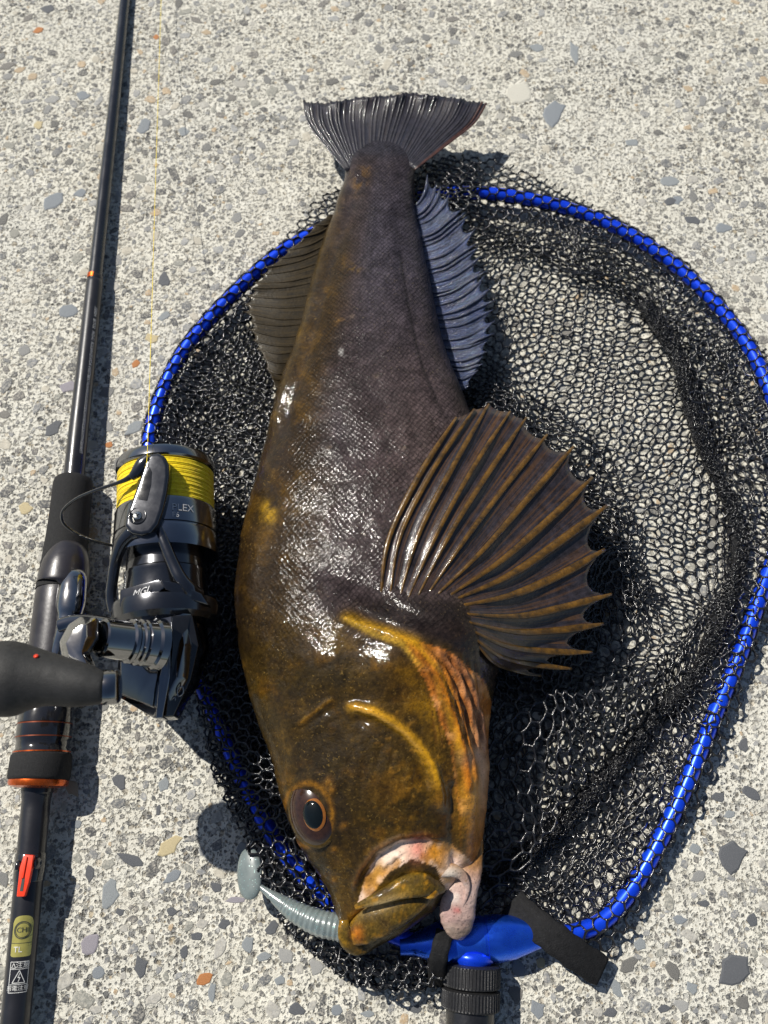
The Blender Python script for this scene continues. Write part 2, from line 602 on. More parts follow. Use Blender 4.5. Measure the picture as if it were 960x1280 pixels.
HOOP = [(690, 1170, 1.15), (722, 1165, 1.0), (756, 1149, 0.9), (790, 1110, 0.85), (822, 1055, 0.85), (856, 984, 0.85), (890, 900, 0.85), (920, 830, 0.85), (950, 745, 0.9), (974, 675, 0.95), (984, 600, 1.0), (974, 525, 1.05),
        (946, 452, 1.1), (905, 392, 1.1), (850, 337, 1.1), (790, 295, 1.1), (720, 264, 1.1), (650, 247, 1.1), (590, 241, 1.1), (530, 246, 1.05), (462, 262, 1.0), (395, 290, 1.0), (335, 328, 1.0), (264, 397, 1.0), (222, 452, 1.0),
        (196, 512, 1.0), (186, 565, 1.0), (190, 640, 0.95), (212, 750, 0.9), (250, 850, 0.9), (285, 932, 0.9), (318, 1005, 0.9), (366, 1078, 0.9), (430, 1138, 1.0), (520, 1180, 1.15)]
hc = catmull(HOOP, 10)
hoop = PV([(a, b, z / 100) for a, b, z in hc])
mesh('hoop', tube(hoop, 0.0040, 16), bluem, net)
# joint: a blue casting across the foot of the hoop
j0, j1 = P(500, 1182, 0.0122), P(700, 1167, 0.0115)
ja = unit(j1 - j0)
jl = np.linalg.norm(j1 - j0)
def jd(px):
    return (px - 500) / 200 * jl
jprof = [(jd(500), 0.0042), (jd(516), 0.0046), (jd(556), 0.0098), (jd(558), 0.0101), (jd(604), 0.0101), (jd(604.6), 0.0097), (jd(607), 0.0097), (jd(607.6), 0.0101), (jd(624), 0.0101), (jd(626), 0.0099), (jd(640), 0.0093), (jd(676), 0.0053), (jd(679), 0.0049), (jd(690), 0.0048)]
joint = mesh('hoop_joint', lathe(jprof, j0, ja, 56), jointm, net)
sharpen(joint, 25)
g0, g1 = P(590, 1185, 0.0122), P(586, 1330, 0.0122)
ga = unit(g1 - g0)
def gd(py):
    return np.linalg.norm(P(588, py, 0.0122) - P(588, 1185, 0.0122))
rr = np.linalg.norm(P(624, 1235, 0.0122) - P(588, 1235, 0.0122))
grip_m = simple('knurled_black', (0.022, 0.022, 0.024), 0.42, 0.3, 0.3, 700, 0.3, dust=0.08)
mesh('joint_socket', lathe([(gd(1188), 0.0098), (gd(1200), 0.0102), (gd(1203), 0.0088), (gd(1206), 0.0088)], g0, ga, 48), bluem, joint)
def knurl(d0, d1, r, teeth, depth):
    n = teeth * 4
    a = np.linspace(0, 2 * np.pi, n, endpoint=False)
    s = unit(np.cross(ga, np.array([0, 0, 1.0])))
    u = np.cross(s, ga)
    V, Fc = [], []
    pr = [(d0, 0.90, 0), (d0 + 0.0006, 1.0, 0), (d0 + 0.0012, 1.0, 1), (d1 - 0.0012, 1.0, 1), (d1 - 0.0006, 1.0, 0), (d1, 0.92, 0)]
    for t, k, kn in pr:
        rr_ = r * k + kn * depth * np.array([0, 1, 1, 0] * teeth) - depth * kn * 0.5
        for i in range(n):
            V.append(g0 + ga * t + rr_[i] * (math.cos(a[i]) * s + math.sin(a[i]) * u))
    for i in range(len(pr) - 1):
        for k in range(n):
            l = (k + 1) % n
            Fc.append((i * n + k, i * n + l, (i + 1) * n + l, (i + 1) * n + k))
    Fc.append(tuple(range(n))[::-1]); Fc.append(tuple((len(pr) - 1) * n + k for k in range(n)))
    return np.array(V), Fc
collar = mesh('collar', knurl(gd(1204), gd(1234), rr, 52, 0.0005), grip_m, net, smooth=False)
mesh('collar_ring', knurl(gd(1235), gd(1262), rr * 1.0, 52, 0.0005), grip_m, collar, smooth=False)
mesh('handle', lathe([(gd(1255), rr * 0.83), (gd(1264), rr * 0.84), (gd(1650), rr * 0.84)], g0, ga, 48), simple('handle_black', (0.016, 0.016, 0.018), 0.3, 0.2, 0.3, 300, 0.1, 0.3), net)

# webbing straps
web_m = simple('black_webbing', (0.010, 0.010, 0.011), 0.75, 0.0, 0.4, 500, 0.9, 0.0, 0.25, dust=0.05)
def strap(name, cl, half, thick, parent):
    """cl rows px, py, z cm ; half width px"""
    a = catmull(cl, 8)
    pts = PV([(p[0], p[1], p[2] / 100) for p in a])
    tan = unit(np.gradient(pts, axis=0))
    side = unit(np.cross(tan, np.array([0, 0, 1.0])))
    nn = np.cross(side, tan)
    hw = np.linalg.norm(P(480 + half, 1180, 0.015) - P(480, 1180, 0.015))
    cs = [(-1, 0), (-0.93, 1), (-0.5, 1.1), (0, 1.15), (0.5, 1.1), (0.93, 1), (1, 0), (0.93, -1), (-0.93, -1)]
    n = len(cs)
    V = []
    for i in range(len(pts)):
        for u, v in cs:
            V.append(pts[i] + side[i] * u * hw * (1 + 0.04 * math.sin(i * 0.9)) + nn[i] * v * thick / 2)
    Fc = []
    for i in range(len(pts) - 1):
        for k in range(n):
            l = (k + 1) % n
            Fc.append((i * n + k, i * n + l, (i + 1) * n + l, (i + 1) * n + k))
    Fc.append(tuple(range(n))[::-1]); Fc.append(tuple((len(pts) - 1) * n + k for k in range(n)))
    return mesh(name, (np.array(V), Fc), web_m, parent)
strap('strap', [(640, 1128, 0.9), (655, 1143, 1.3), (676, 1160, 1.75), (700, 1178, 1.8), (724, 1196, 1.5), (752, 1214, 0.9)], 19, 0.0022, net)
strap('strap', [(556, 1166, 2.3), (552, 1180, 2.55), (548, 1198, 2.4), (546, 1216, 1.7), (546, 1230, 1.0)], 11, 0.0030, net)

# netting: a hexagonal mesh laid in several loose layers
def hexgrid(x0, x1, y0, y1, s):
    """honeycomb: points and edges; s = edge length"""
    dx, dy = math.sqrt(3) * s, 1.5 * s
    ids, pts, edges = {}, [], set()
    def pid(x, y):
        k = (round(x / s * 20), round(y / s * 20))
        if k not in ids:
            ids[k] = len(pts); pts.append((x, y))
        return ids[k]
    for j in range(int((y1 - y0) / dy) + 2):
        for i in range(int((x1 - x0) / dx) + 2):
            cx, cy = x0 + i * dx + (dx / 2 if j % 2 else 0), y0 + j * dy
            r = [pid(cx + s * math.sin(math.pi / 3 * k), cy + s * math.cos(math.pi / 3 * k)) for k in range(6)]
            for k in range(6):
                a, b = r[k], r[(k + 1) % 6]
                edges.add((min(a, b), max(a, b)))
    return np.array(pts), np.array(sorted(edges))

def threads(pts, edges, r, knot=1.7, seed=3):
    """4-sided threads, thick at the knots so that the holes come out rounded"""
    A, B = pts[edges[:, 0]], pts[edges[:, 1]]
    d = unit(B - A)
    up = np.tile(np.array([0, 0, 1.0]), (len(A), 1))
    s = unit(np.cross(d, up) + 1e-9)
    u = np.cross(s, d)
    g = np.random.default_rng(seed)
    mid = (A + B) / 2 + g.normal(0, r * 0.5, A.shape)
    V = np.empty((len(A), 3, 4, 3))
    for k, (c, q) in enumerate(((A, knot), (mid, 0.85), (B, knot))):
        for j in range(4):
            a = j * math.pi / 2 + 0.6
            V[:, k, j] = c + r * q * (math.cos(a) * s + math.sin(a) * u)
    base = (np.arange(len(A)) * 12)[:, None]
    f = []
    for k in range(2):
        for j in range(4):
            l = (j + 1) % 4
            f.append([k * 4 + j, k * 4 + l, (k + 1) * 4 + l, (k + 1) * 4 + j])
    f = np.array(f)
    Fc = (base[:, :, None] + f[None]).reshape(-1, 4)
    return V.reshape(-1, 3), Fc

def fast_mesh(name, v, f, mat, parent):
    me = bpy.data.meshes.new(name)
    off = np.array(wloc(parent))
    v = (v - off).astype(np.float32)
    me.vertices.add(len(v)); me.vertices.foreach_set('co', v.ravel())
    me.loops.add(f.size); me.loops.foreach_set('vertex_index', f.astype(np.int32).ravel())
    me.polygons.add(len(f)); me.polygons.foreach_set('loop_start', np.arange(0, f.size, 4, dtype=np.int32))
    me.update(calc_edges=True)
    me.shade_smooth()
    me.materials.append(mat)
    o = bpy.data.objects.new(name, me)
    return link(o, parent)

BAG = [(355, 300), (385, 255), (430, 226), (480, 205), (530, 196), (562, 191), (620, 198), (680, 220), (735, 252), (790, 280), (858, 325), (915, 385), (960, 440), (1000, 520), (1010, 600), (1000, 690), (972, 760), (938, 850), (905, 940), (866, 1020), (822, 1100),
       (790, 1170), (760, 1195), (715, 1175), (640, 1178), (560, 1195), (556, 1235), (480, 1240), (432, 1226), (392, 1194), (352, 1160), (325, 1100), (300, 1035), (264, 962), (238, 885), (206, 760), (186, 640), (182, 560), (192, 505), (218, 450), (260, 394), (330, 325)]
INNER = [(h[0], h[1]) for h in HOOP]
hoop2 = hoop[:, :2]
def hoop_dist(xy):
    best = np.full(len(xy), 9.0)
    for i in range(0, len(hoop2), 2):
        best = np.minimum(best, np.hypot(xy[:, 0] - hoop2[i, 0], xy[:, 1] - hoop2[i, 1]))
    return best
allV, allF, nv = [], [], 0
def layer(s, r, poly, zfun, rot=0.0, warp=0.006, wf=18.0, seed=0, fold=None, knot=1.7, stretch=(1, 1)):
    """one sheet of netting over the area seen inside poly (pixels on the ground)"""
    global nv
    g = PV(poly, 0.004)
    x0, y0, x1, y1 = g[:, 0].min() - 0.03, g[:, 1].min() - 0.03, g[:, 0].max() + 0.03, g[:, 1].max() + 0.03
    c = np.array([(x0 + x1) / 2, (y0 + y1) / 2])
    R_ = max(x1 - x0, y1 - y0) * 0.75
    p, e = hexgrid(-R_, R_, -R_, R_, s)
    p = p * np.array(stretch)
    ca, sa = math.cos(rot), math.sin(rot)
    p = np.stack([p[:, 0] * ca - p[:, 1] * sa, p[:, 0] * sa + p[:, 1] * ca], -1) + c
    w = np.stack([fbm(p[:, 0] * wf, p[:, 1] * wf, 2, seed + 1), fbm(p[:, 0] * wf, p[:, 1] * wf, 2, seed + 2)], -1) * warp
    q = p + w
    if fold is not None:
        q = fold(q)
    z = zfun(q, p)
    v3 = np.concatenate([q, z[:, None]], 1)
    ok = inpoly(proj(v3), poly)
    em = ok[e[:, 0]] & ok[e[:, 1]]
    e = e[em]
    vv, ff = threads(v3, e, r, knot, seed)
    allV.append(vv); allF.append(ff + nv); nv += len(vv)

def z_bag(seed, lo, amp, rim, f=26.0):
    def fn(q, p):
        n = fbm(q[:, 0] * f, q[:, 1] * f, 2, seed)
        d = hoop_dist(q)
        z = lo + amp * (0.5 + 0.75 * n)
        k = np.exp(-(d / 0.016) ** 2)
        z = z * (1 - k) + rim * k
        return np.maximum(z, 0.0009) + np.random.default_rng(seed).normal(0, 0.0002, len(q))
    return fn
def pull(lines):
    """gathers the mesh toward fold lines (world points), which bunches cells there and opens them between"""
    L = [PV(l, 0.005)[:, :2] for l in lines]
    def fn(q):
        out = q.copy()
        for l in L:
            d, t, s = pdist(q, l)
            # nearest point direction by finite step
            m = len(l) - 1
            tt = np.clip(t * m, 0, m - 1e-6)
            i = tt.astype(int); f = (tt - i)[:, None]
            c = l[i] * (1 - f) + l[i + 1] * f
            k = np.exp(-(d / 0.022) ** 2)[:, None] * 0.62
            out = out + (c - q) * k
        return out
    return fn
FOLD1 = [[(640, 300), (720, 330), (800, 370), (870, 440), (920, 540)], [(618, 470), (670, 540), (720, 620), (760, 720)], [(830, 400), (870, 520), (915, 640), (915, 730), (870, 810)],
         [(650, 880), (720, 860), (800, 820), (870, 760)], [(640, 1080), (710, 1030), (780, 950), (850, 880)]]
FOLD2 = [[(600, 560), (680, 600), (760, 640), (800, 740)], [(650, 930), (740, 900), (830, 860)], [(690, 1120), (770, 1040), (830, 960)], [(700, 290), (800, 340), (880, 420)]]
layer(0.0037, 0.00056, BAG, z_bag(41, 0.0012, 0.004, 0.010), rot=0.35, warp=0.007, wf=14, seed=5, fold=pull(FOLD1))
ZONES = ([(560, 470), (620, 470), (690, 500), (760, 560), (800, 640), (830, 760), (800, 830), (700, 860), (600, 860), (600, 640)], [(850, 400), (905, 440), (960, 500), (1000, 600), (975, 700), (930, 830), (880, 930), (840, 900), (880, 800), (905, 700), (890, 600), (860, 500)],
         [(600, 840), (700, 850), (800, 830), (860, 800), (870, 900), (830, 1020), (790, 1110), (750, 1140), (640, 1150), (600, 1140)], [(185, 560), (215, 460), (270, 395), (340, 340), (345, 480), (330, 600), (300, 720), (300, 820), (245, 850), (205, 700)])
for zi, zp in enumerate(ZONES):
    layer(0.0040, 0.00058, zp, z_bag(52 + zi, 0.002, 0.009, 0.0125, 30), rot=-0.2 + 0.3 * zi, warp=0.012, wf=14, seed=15 + zi, fold=pull(FOLD2))
# slack mesh rolled up between the hoop and the fish's head
LEFT = [(240, 830), (300, 800), (330, 905), (362, 1000), (390, 1060), (420, 1130), (440, 1190), (560, 1196), (552, 1236), (480, 1242), (430, 1228), (392, 1196), (352, 1162), (322, 1100), (298, 1036), (262, 965)]
layer(0.0046, 0.00062, LEFT, z_bag(61, 0.012, 0.012, 0.016, 26), rot=0.9, warp=0.012, wf=18, seed=25)
layer(0.0036, 0.00058, LEFT, z_bag(67, 0.015, 0.010, 0.0185, 26), rot=0.35, warp=0.012, wf=18, seed=51)
layer(0.0034, 0.00062, LEFT, z_bag(63, 0.006, 0.010, 0.010, 26), rot=0.2, warp=0.014, wf=18, seed=27)
layer(0.0030, 0.00060, LEFT, z_bag(65, 0.003, 0.006, 0.006, 26), rot=0.5, warp=0.014, wf=18, seed=29)
UPPER = [(560, 500), (620, 470), (700, 560), (790, 640), (800, 760), (740, 850), (620, 900), (600, 800), (620, 700)]
layer(0.0033, 0.00055, UPPER, z_bag(71, 0.004, 0.012, 0.01, 26), rot=0.6, warp=0.02, wf=22, seed=31)
RIMB = [(520, 250), (600, 250), (680, 262), (760, 290), (840, 340), (900, 400), (945, 470), (975, 560), (935, 560), (900, 470), (840, 420), (760, 360), (680, 330), (600, 310), (530, 300)]
layer(0.0036, 0.00055, RIMB, z_bag(73, 0.003, 0.010, 0.012, 26), rot=0.1, warp=0.016, wf=22, seed=33)
FOLDB = [(600, 900), (640, 870), (740, 850), (810, 830), (820, 880), (740, 960), (690, 1040), (640, 1110), (600, 1140)]
layer(0.0050, 0.00062, FOLDB, z_bag(75, 0.010, 0.012, 0.012, 26), rot=0.4, warp=0.014, wf=18, seed=35)
SIDEL = [(200, 480), (270, 400), (340, 350), (345, 480), (330, 600), (300, 720), (300, 820), (240, 860), (205, 700)]
layer(0.0034, 0.00056, SIDEL, z_bag(77, 0.004, 0.012, 0.012, 26), rot=0.3, warp=0.016, wf=20, seed=37)

BACKL = [(300, 640), (330, 560), (350, 700), (330, 900), (300, 860), (240, 850), (225, 760), (240, 600)]
layer(0.0036, 0.00060, BACKL, z_bag(81, 0.006, 0.012, 0.012, 26), rot=0.1, warp=0.016, wf=20, seed=39)
UNDERF = [(575, 490), (640, 520), (720, 640), (760, 760), (740, 850), (640, 880), (610, 860), (600, 700)]
layer(0.0032, 0.00062, UNDERF, z_bag(83, 0.003, 0.006, 0.01, 26), rot=0.9, warp=0.02, wf=22, seed=43)
TAILM = [(505, 235), (530, 205), (565, 196), (605, 204), (600, 262), (560, 268), (520, 262)]
layer(0.0036, 0.00058, TAILM, z_bag(85, 0.016, 0.004, 0.0175, 26), rot=0.5, warp=0.012, wf=18, seed=47)
layer(0.0034, 0.00058, TAILM, z_bag(87, 0.012, 0.004, 0.0165, 26), rot=0.2, warp=0.012, wf=18, seed=49)
# sleeve of mesh round the hoop
def sleeve(r0, s, r):
    global nv
    seg = np.concatenate([[0], np.cumsum(np.linalg.norm(np.diff(hoop, axis=0), axis=1))])
    circ = 2 * math.pi * r0
    nx = max(3, round(circ / (math.sqrt(3) * s)))
    sx = circ / (nx * math.sqrt(3))
    p, e = hexgrid(0, circ - 1e-6, 0, seg[-1], sx)
    p = p.copy()
    p[:, 1] *= 1.0
    th = p[:, 0] / r0
    t = np.clip(p[:, 1] * s / sx, 0, seg[-1] - 1e-6)
    c = np.stack([np.interp(t, seg, hoop[:, k]) for k in range(3)], -1)
    c2 = np.stack([np.interp(np.clip(t + 0.002, 0, seg[-1]), seg, hoop[:, k]) for k in range(3)], -1)
    c1 = np.stack([np.interp(np.clip(t - 0.002, 0, seg[-1]), seg, hoop[:, k]) for k in range(3)], -1)
    tan = unit(c2 - c1)
    side = unit(np.cross(tan, np.array([0, 0, 1.0])))
    u = np.cross(side, tan)
    rr_ = r0 * (1 + 0.06 * fbm(t * 120, th * 2, 2, 9))
    v3 = c + rr_[:, None] * (np.cos(th)[:, None] * side + np.sin(th)[:, None] * u)
    L = np.linalg.norm(v3[e[:, 0]] - v3[e[:, 1]], axis=1)
    e = e[(L < 4 * s)]
    vv, ff = threads(v3, e, r, 1.5, 8)
    allV.append(vv); allF.append(ff + nv); nv += len(vv)
sleeve(0.0046, 0.0038, 0.00046)
netting = fast_mesh('netting', np.concatenate(allV), np.concatenate(allF), netm, net)
netting['kind'] = 'stuff'
print('net tris', 2 * sum(len(f) for f in allF))

# woven seam bands of the bag
def band(cl, half, seed):
    a = catmull(cl, 14)
    pts = PV([(p[0], p[1], p[2] / 100) for p in a])
    tan = unit(np.gradient(pts, axis=0))
    side = unit(np.cross(tan, np.array([0, 0, 1.0])))
    m = len(pts)
    nw = 10
    V = []
    for i in range(m):
        for k in range(nw):
            w = (k / (nw - 1) - 0.5) * 2
            hw = half * (1 + 0.25 * math.sin(i * 0.23 + seed) )
            z = 0.0022 * math.cos(w * 1.4) + 0.0007 * math.sin(i * 1.1 + k * 1.7) + 0.0006 * random.uniform(-1, 1)
            V.append(pts[i] + side[i] * w * hw + np.array([0, 0, z]))
    top = np.array(V)
    V = np.concatenate([top, top - np.array([0, 0, 0.0012])])
    N = m * nw
    Fc = []
    for i in range(m - 1):
        for k in range(nw - 1):
            q = (i * nw + k, i * nw + k + 1, (i + 1) * nw + k + 1, (i + 1) * nw + k)
            Fc.append(q); Fc.append(tuple(N + x for x in q[::-1]))
        for k in (0, nw - 1):
            Fc.append((i * nw + k, (i + 1) * nw + k, N + (i + 1) * nw + k, N + i * nw + k))
    return V, Fc
def seam_mat():
    t = NT('woven_seam')
    co = t.coord()
    vo = t.n('TexVoronoi', feature='F1'); vo.inputs['Scale'].default_value = 1500; t.l(co, vo.inputs['Vector'])
    c = t.ramp(vo.outputs['Distance'], [(0.1, (0.022, 0.022, 0.024)), (0.6, (0.006, 0.006, 0.007))])
    t.set(Base_Color=c, Roughness=0.38, Normal=t.bump(t.math('SUBTRACT', 1.0, vo.outputs['Distance']), 0.9, 0.0008))
    return t.m
seamm = seam_mat()
def woven(cl, half, seed):
    """thready surface of a seam: a tight mesh over the ribbon"""
    a = catmull(cl, 14)
    pts = PV([(p[0], p[1], p[2] / 100) for p in a])
    seg = np.concatenate([[0], np.cumsum(np.linalg.norm(np.diff(pts, axis=0), axis=1))])
    out_v, out_f, k = [], [], 0
    for rep in range(2):
        p, e = hexgrid(-half, half, 0, seg[-1], 0.0011)
        keep = (np.abs(p[:, 0]) < half * (0.85 + 0.3 * vnoise(p[:, 1] * 90, p[:, 1] * 0 + 3.3, seed + rep))) & (p[:, 1] > 0) & (p[:, 1] < seg[-1])
        g = np.random.default_rng(seed + rep)
        p = p + g.normal(0, 0.0005, p.shape)
        t = np.clip(p[:, 1], 0, seg[-1])
        c = np.stack([np.interp(t, seg, pts[:, j]) for j in range(3)], -1)
        c2 = np.stack([np.interp(np.clip(t + 0.002, 0, seg[-1]), seg, pts[:, j]) for j in range(3)], -1)
        c1 = np.stack([np.interp(np.clip(t - 0.002, 0, seg[-1]), seg, pts[:, j]) for j in range(3)], -1)
        side = unit(np.cross(unit(c2 - c1), np.array([0, 0, 1.0])))
        z = 0.0026 * np.cos(p[:, 0] / half * 1.4) + g.normal(0, 0.0005, len(p)) + 0.0006 * rep
        v = c + side * p[:, :1] + np.stack([0 * z, 0 * z, z], -1)
        e = e[keep[e[:, 0]] & keep[e[:, 1]]]
        vv, ff = threads(v, e, 0.00026, 1.2, seed)
        out_v.append(vv); out_f.append(ff + k); k += len(vv)
    return np.concatenate(out_v), np.concatenate(out_f)
for cl_, hw_, sd_ in (([(806, 378, 0.6), (838, 430, 0.6), (862, 500, 0.6), (890, 580, 0.6), (920, 650, 0.6), (924, 705, 0.7), (905, 765, 0.8), (878, 830, 0.8), (850, 870, 0.7), (830, 890, 0.6)], 0.0056, 0),
                      ([(830, 880, 0.6), (780, 945, 0.7), (730, 1000, 0.7), (690, 1045, 0.7), (640, 1085, 0.6), (605, 1105, 0.6)], 0.0050, 2)):
    sb = mesh('seam_band', band(cl_, hw_ * 0.8, sd_), seamm, net)
    wv_ = woven(cl_, hw_, 40 + sd_)
    wo_ = fast_mesh('seam_threads', wv_[0], wv_[1], netm, sb)
    wo_['kind'] = 'stuff'
# ------------------------------------------------------------------ the fish
def tab(xs, rows):
    a = np.array(rows, float)
    return np.array([np.interp(xs, a[:, 0], a[:, k]) for k in range(1, a.shape[1])])

def smooth1(a, k):
    ker = np.hanning(2 * k + 3)[1:-1]
    ker /= ker.sum()
    return np.convolve(np.pad(a, k, mode='edge'), ker, mode='valid') if len(ker) == 2 * k + 1 else a

#       y    left right  bottom top (cm)
BODY = [(170, 452, 501, 2.9, 3.05), (182, 441, 511, 2.6, 3.32), (200, 433, 519, 2.1, 3.78), (230, 430, 518, 1.7, 4.2), (265, 421, 519, 1.5, 4.6), (300, 408, 527, 1.3, 5.0), (350, 394, 538, 1.0, 5.6), (400, 381, 547, 0.8, 6.2),
        (450, 364, 560, 0.6, 6.8), (500, 346, 580, 0.5, 7.4), (560, 331, 602, 0.4, 7.9), (620, 315, 618, 0.3, 8.3), (680, 301, 624, 0.3, 8.6), (740, 294, 628, 0.3, 8.7), (790, 294, 628, 0.3, 8.7),
        (830, 301, 624, 0.3, 8.6), (870, 312, 617, 0.3, 8.4), (910, 326, 612, 0.35, 8.1), (950, 342, 610, 0.4, 7.7), (1000, 358, 608, 0.5, 7.1), (1040, 372, 605, 0.7, 6.5), (1075, 388, 598, 0.9, 6.0),
        (1095, 401, 588, 1.1, 5.6), (1115, 412, 566, 1.4, 5.2), (1135, 419, 543, 1.7, 4.8), (1155, 424, 518, 2.0, 4.4), (1172, 427, 494, 2.3, 4.0), (1184, 431, 474, 2.6, 3.7), (1191, 440, 456, 2.9, 3.3)]
NS, NC = 440, 220
ys = np.linspace(170, 1191, NS)
Lx, Rx, Zb, Zt = tab(ys, BODY)
Lx, Rx, Zb, Zt = [smooth1(a, 9) if i > 1 else smooth1(a, 5) for i, a in enumerate((Lx, Rx, Zb, Zt))]
ZS = 0.83          # the fish is flatter than it is deep
Zb, Zt = Zb / 100 * ZS, Zt / 100 * ZS
ang = np.linspace(0, 2 * np.pi, NC, endpoint=False)
# finer spacing on the upper side
ang = ang - 0.32 * np.sin(2 * ang) * 0 + 0.28 * np.cos(ang)
V = np.zeros((NS, NC, 3))
NRM = np.zeros((NS, NC, 3))
for i in range(NS):
    zm = Zb[i] + 0.46 * (Zt[i] - Zb[i])
    l, r = P(Lx[i], ys[i], zm), P(Rx[i], ys[i], zm)
    c = (l + r) / 2
    hw = (r[0] - l[0]) / 2
    e = 2.05
    ca, sa = np.cos(ang), np.sin(ang)
    x = np.sign(ca) * np.abs(ca) ** (2 / e)
    z = np.sign(sa) * np.abs(sa) ** (2 / e)
    up, dn = Zt[i] - zm, zm - Zb[i]
    # the fish has rolled a little: its crest lies toward the belly
    skew = np.interp(ys[i], [150, 300, 600, 950, 1150], [0.0, 0.16, 0.40, 0.20, 0.05])
    xx = x + skew * (1 - x * x) * np.clip(z, 0, 1)
    V[i, :, 0] = c[0] + hw * xx
    V[i, :, 1] = c[1]
    V[i, :, 2] = zm + np.where(z > 0, up * z, dn * z)
du = np.roll(V, -1, 1) - np.roll(V, 1, 1)
dv = np.gradient(V, axis=0)
NRM = unit(np.cross(dv, du))
if NRM[NS // 2, NC // 4, 2] < 0:
    NRM = -NRM
Q = proj(V.reshape(-1, 3))
topm = (sstep(-0.15, 0.15, NRM[..., 2])).reshape(-1)

def ridge(line, w, h, col=None, asym=0.0, taper=True):
    d, t, s = pdist(Q, line)
    ww = w * np.where(s > 0, 1 + asym, 1 - asym)
    g = np.exp(-(d / ww) ** 2)
    if taper:
        g = g * sstep(0, 0.12, t) * sstep(0, 0.12, 1 - t)
    return g * h * topm, g * topm

def step_edge(line, w, h):
    """raised on the left of the travelling direction, dropping over width w at the line"""
    d, t, s = pdist(Q, line)
    g = np.where(s < 0, np.exp(-(d / (w * 6)) ** 2), np.exp(-(d / w) ** 2))
    return h * g * sstep(0, 0.1, t) * sstep(0, 0.1, 1 - t) * topm

def blob(cx, cy, rx, ry, rot=0.0, p=2.0):
    a = math.radians(rot)
    x, y = Q[:, 0] - cx, Q[:, 1] - cy
    u, v = x * math.cos(a) + y * math.sin(a), -x * math.sin(a) + y * math.cos(a)
    return np.exp(-((np.abs(u / rx)) ** p + (np.abs(v / ry)) ** p)) * topm

D = np.zeros(len(Q))
C = np.zeros((len(Q), 3))
qx, qy = Q[:, 0], Q[:, 1]
n1 = fbm(qx / 60, qy / 60, 4, 1)
n2 = fbm(qx / 18, qy / 18, 4, 2)
n3 = fbm(qx / 7, qy / 7, 3, 3)
n4 = fbm(qx / 110, qy / 45, 3, 4)

def paint(mask, col):
    global C
    m = np.clip(mask, 0, 1)[:, None]
    C = C * (1 - m) + np.array(col) * m

# position across the body, 0 back edge .. 1 belly edge, and along
lx = np.interp(qy, ys, Lx)
rx = np.interp(qy, ys, Rx)
ac = (qx - lx) / (rx - lx)
C[:] = lin(82, 71, 72)
paint(0.75 * sstep(-0.1, 0.5, n1), lin(66, 56, 56))
paint(0.6 * sstep(0.1, 0.6, fbm(qx / 40, qy / 80, 4, 9)), lin(95, 86, 90))
paint(0.55 * np.exp(-((qy - 300) / 130) ** 2) * sstep(0.3, 0.5, ac), lin(88, 86, 100))     # slate tail stem
paint(0.45 * np.exp(-((qy - 560) / 110) ** 2) * sstep(0.35, 0.7, ac), lin(112, 96, 94))   # paler flank above the fin
# olive brown back
back = sstep(0.36, 0.16, ac + 0.07 * n1 + 0.05 * n2) * sstep(250, 330, qy)
paint(0.9 * back, lin(72, 54, 18))
paint(0.7 * back * sstep(0.05, 0.45, n2 + 0.4 * n1), lin(104, 78, 22))
paint(0.6 * back * sstep(0.15, 0.5, fbm(qx / 30, qy / 50, 4, 21)), lin(44, 36, 20))
# head
head = sstep(735, 860, qy + 0.12 * (qx - 400) + 25 * n1) 
paint(head, lin(70, 57, 20))
paint(0.8 * head * sstep(0.0, 0.45, n1 + 0.3 * n2), lin(96, 76, 16))
paint(0.75 * head * sstep(0.0, 0.5, fbm(qx / 45, qy / 60, 4, 31)), lin(50, 44, 24))
paint(0.6 * head * sstep(0.2, 0.6, fbm(qx / 26, qy / 26, 4, 33)), lin(116, 86, 14))
paint(0.5 * head * sstep(0.42, 0.62, n3) * np.exp(-((qx - 510) / 70) ** 2 - ((qy - 960) / 80) ** 2), lin(165, 125, 45))
paint(0.8 * blob(368, 900, 52, 120, -12) * sstep(-0.7, 0.2, n2), lin(46, 40, 22))
paint(0.7 * blob(425, 1045, 30, 60, -25) * sstep(-0.7, 0.2, n2), lin(50, 40, 20))
paint(0.75 * blob(430, 940, 70, 50) * sstep(-0.7, 0.2, n2), lin(48, 40, 22))
paint(0.4 * blob(510, 850, 30, 40, 20), lin(84, 58, 16))
paint(0.65 * blob(536, 884, 20, 42, -25) * sstep(-0.6, 0.3, n2), lin(160, 124, 20))  # golden sheen on the lower gill cover, painted into the colour
paint(0.5 * blob(450, 815, 26, 18, 20) * sstep(-0.4, 0.3, n2), lin(124, 98, 20))
paint(0.45 * blob(505, 985, 34, 44, 10) * sstep(-0.2, 0.4, n2), lin(128, 94, 24))
# yellow patches on the back
paint(1.0 * blob(336, 640, 9, 17, 8, 3) * sstep(-0.5, 0.1, n2), lin(186, 148, 26))
paint(0.5 * blob(331, 668, 12, 14), lin(140, 105, 20))
paint(0.6 * blob(450, 225, 9, 18, 30) * sstep(-0.1, 0.3, n3), lin(140, 105, 40))
paint(0.6 * blob(437, 335, 14, 6, 10) * sstep(-0.1, 0.3, n3), lin(150, 120, 50))
paint(0.5 * blob(425, 402, 10, 5, 0) * sstep(-0.1, 0.3, n3), lin(150, 115, 60))
paint(0.9 * blob(428, 441, 7, 4, 20, 4) * sstep(-0.2, 0.2, n3), lin(206, 204, 200))
for _x, _y in ((402, 505), (470, 470), (392, 610), (505, 560), (440, 395), (412, 560)):
    paint(0.5 * blob(_x, _y, 3, 2), lin(170, 150, 130))
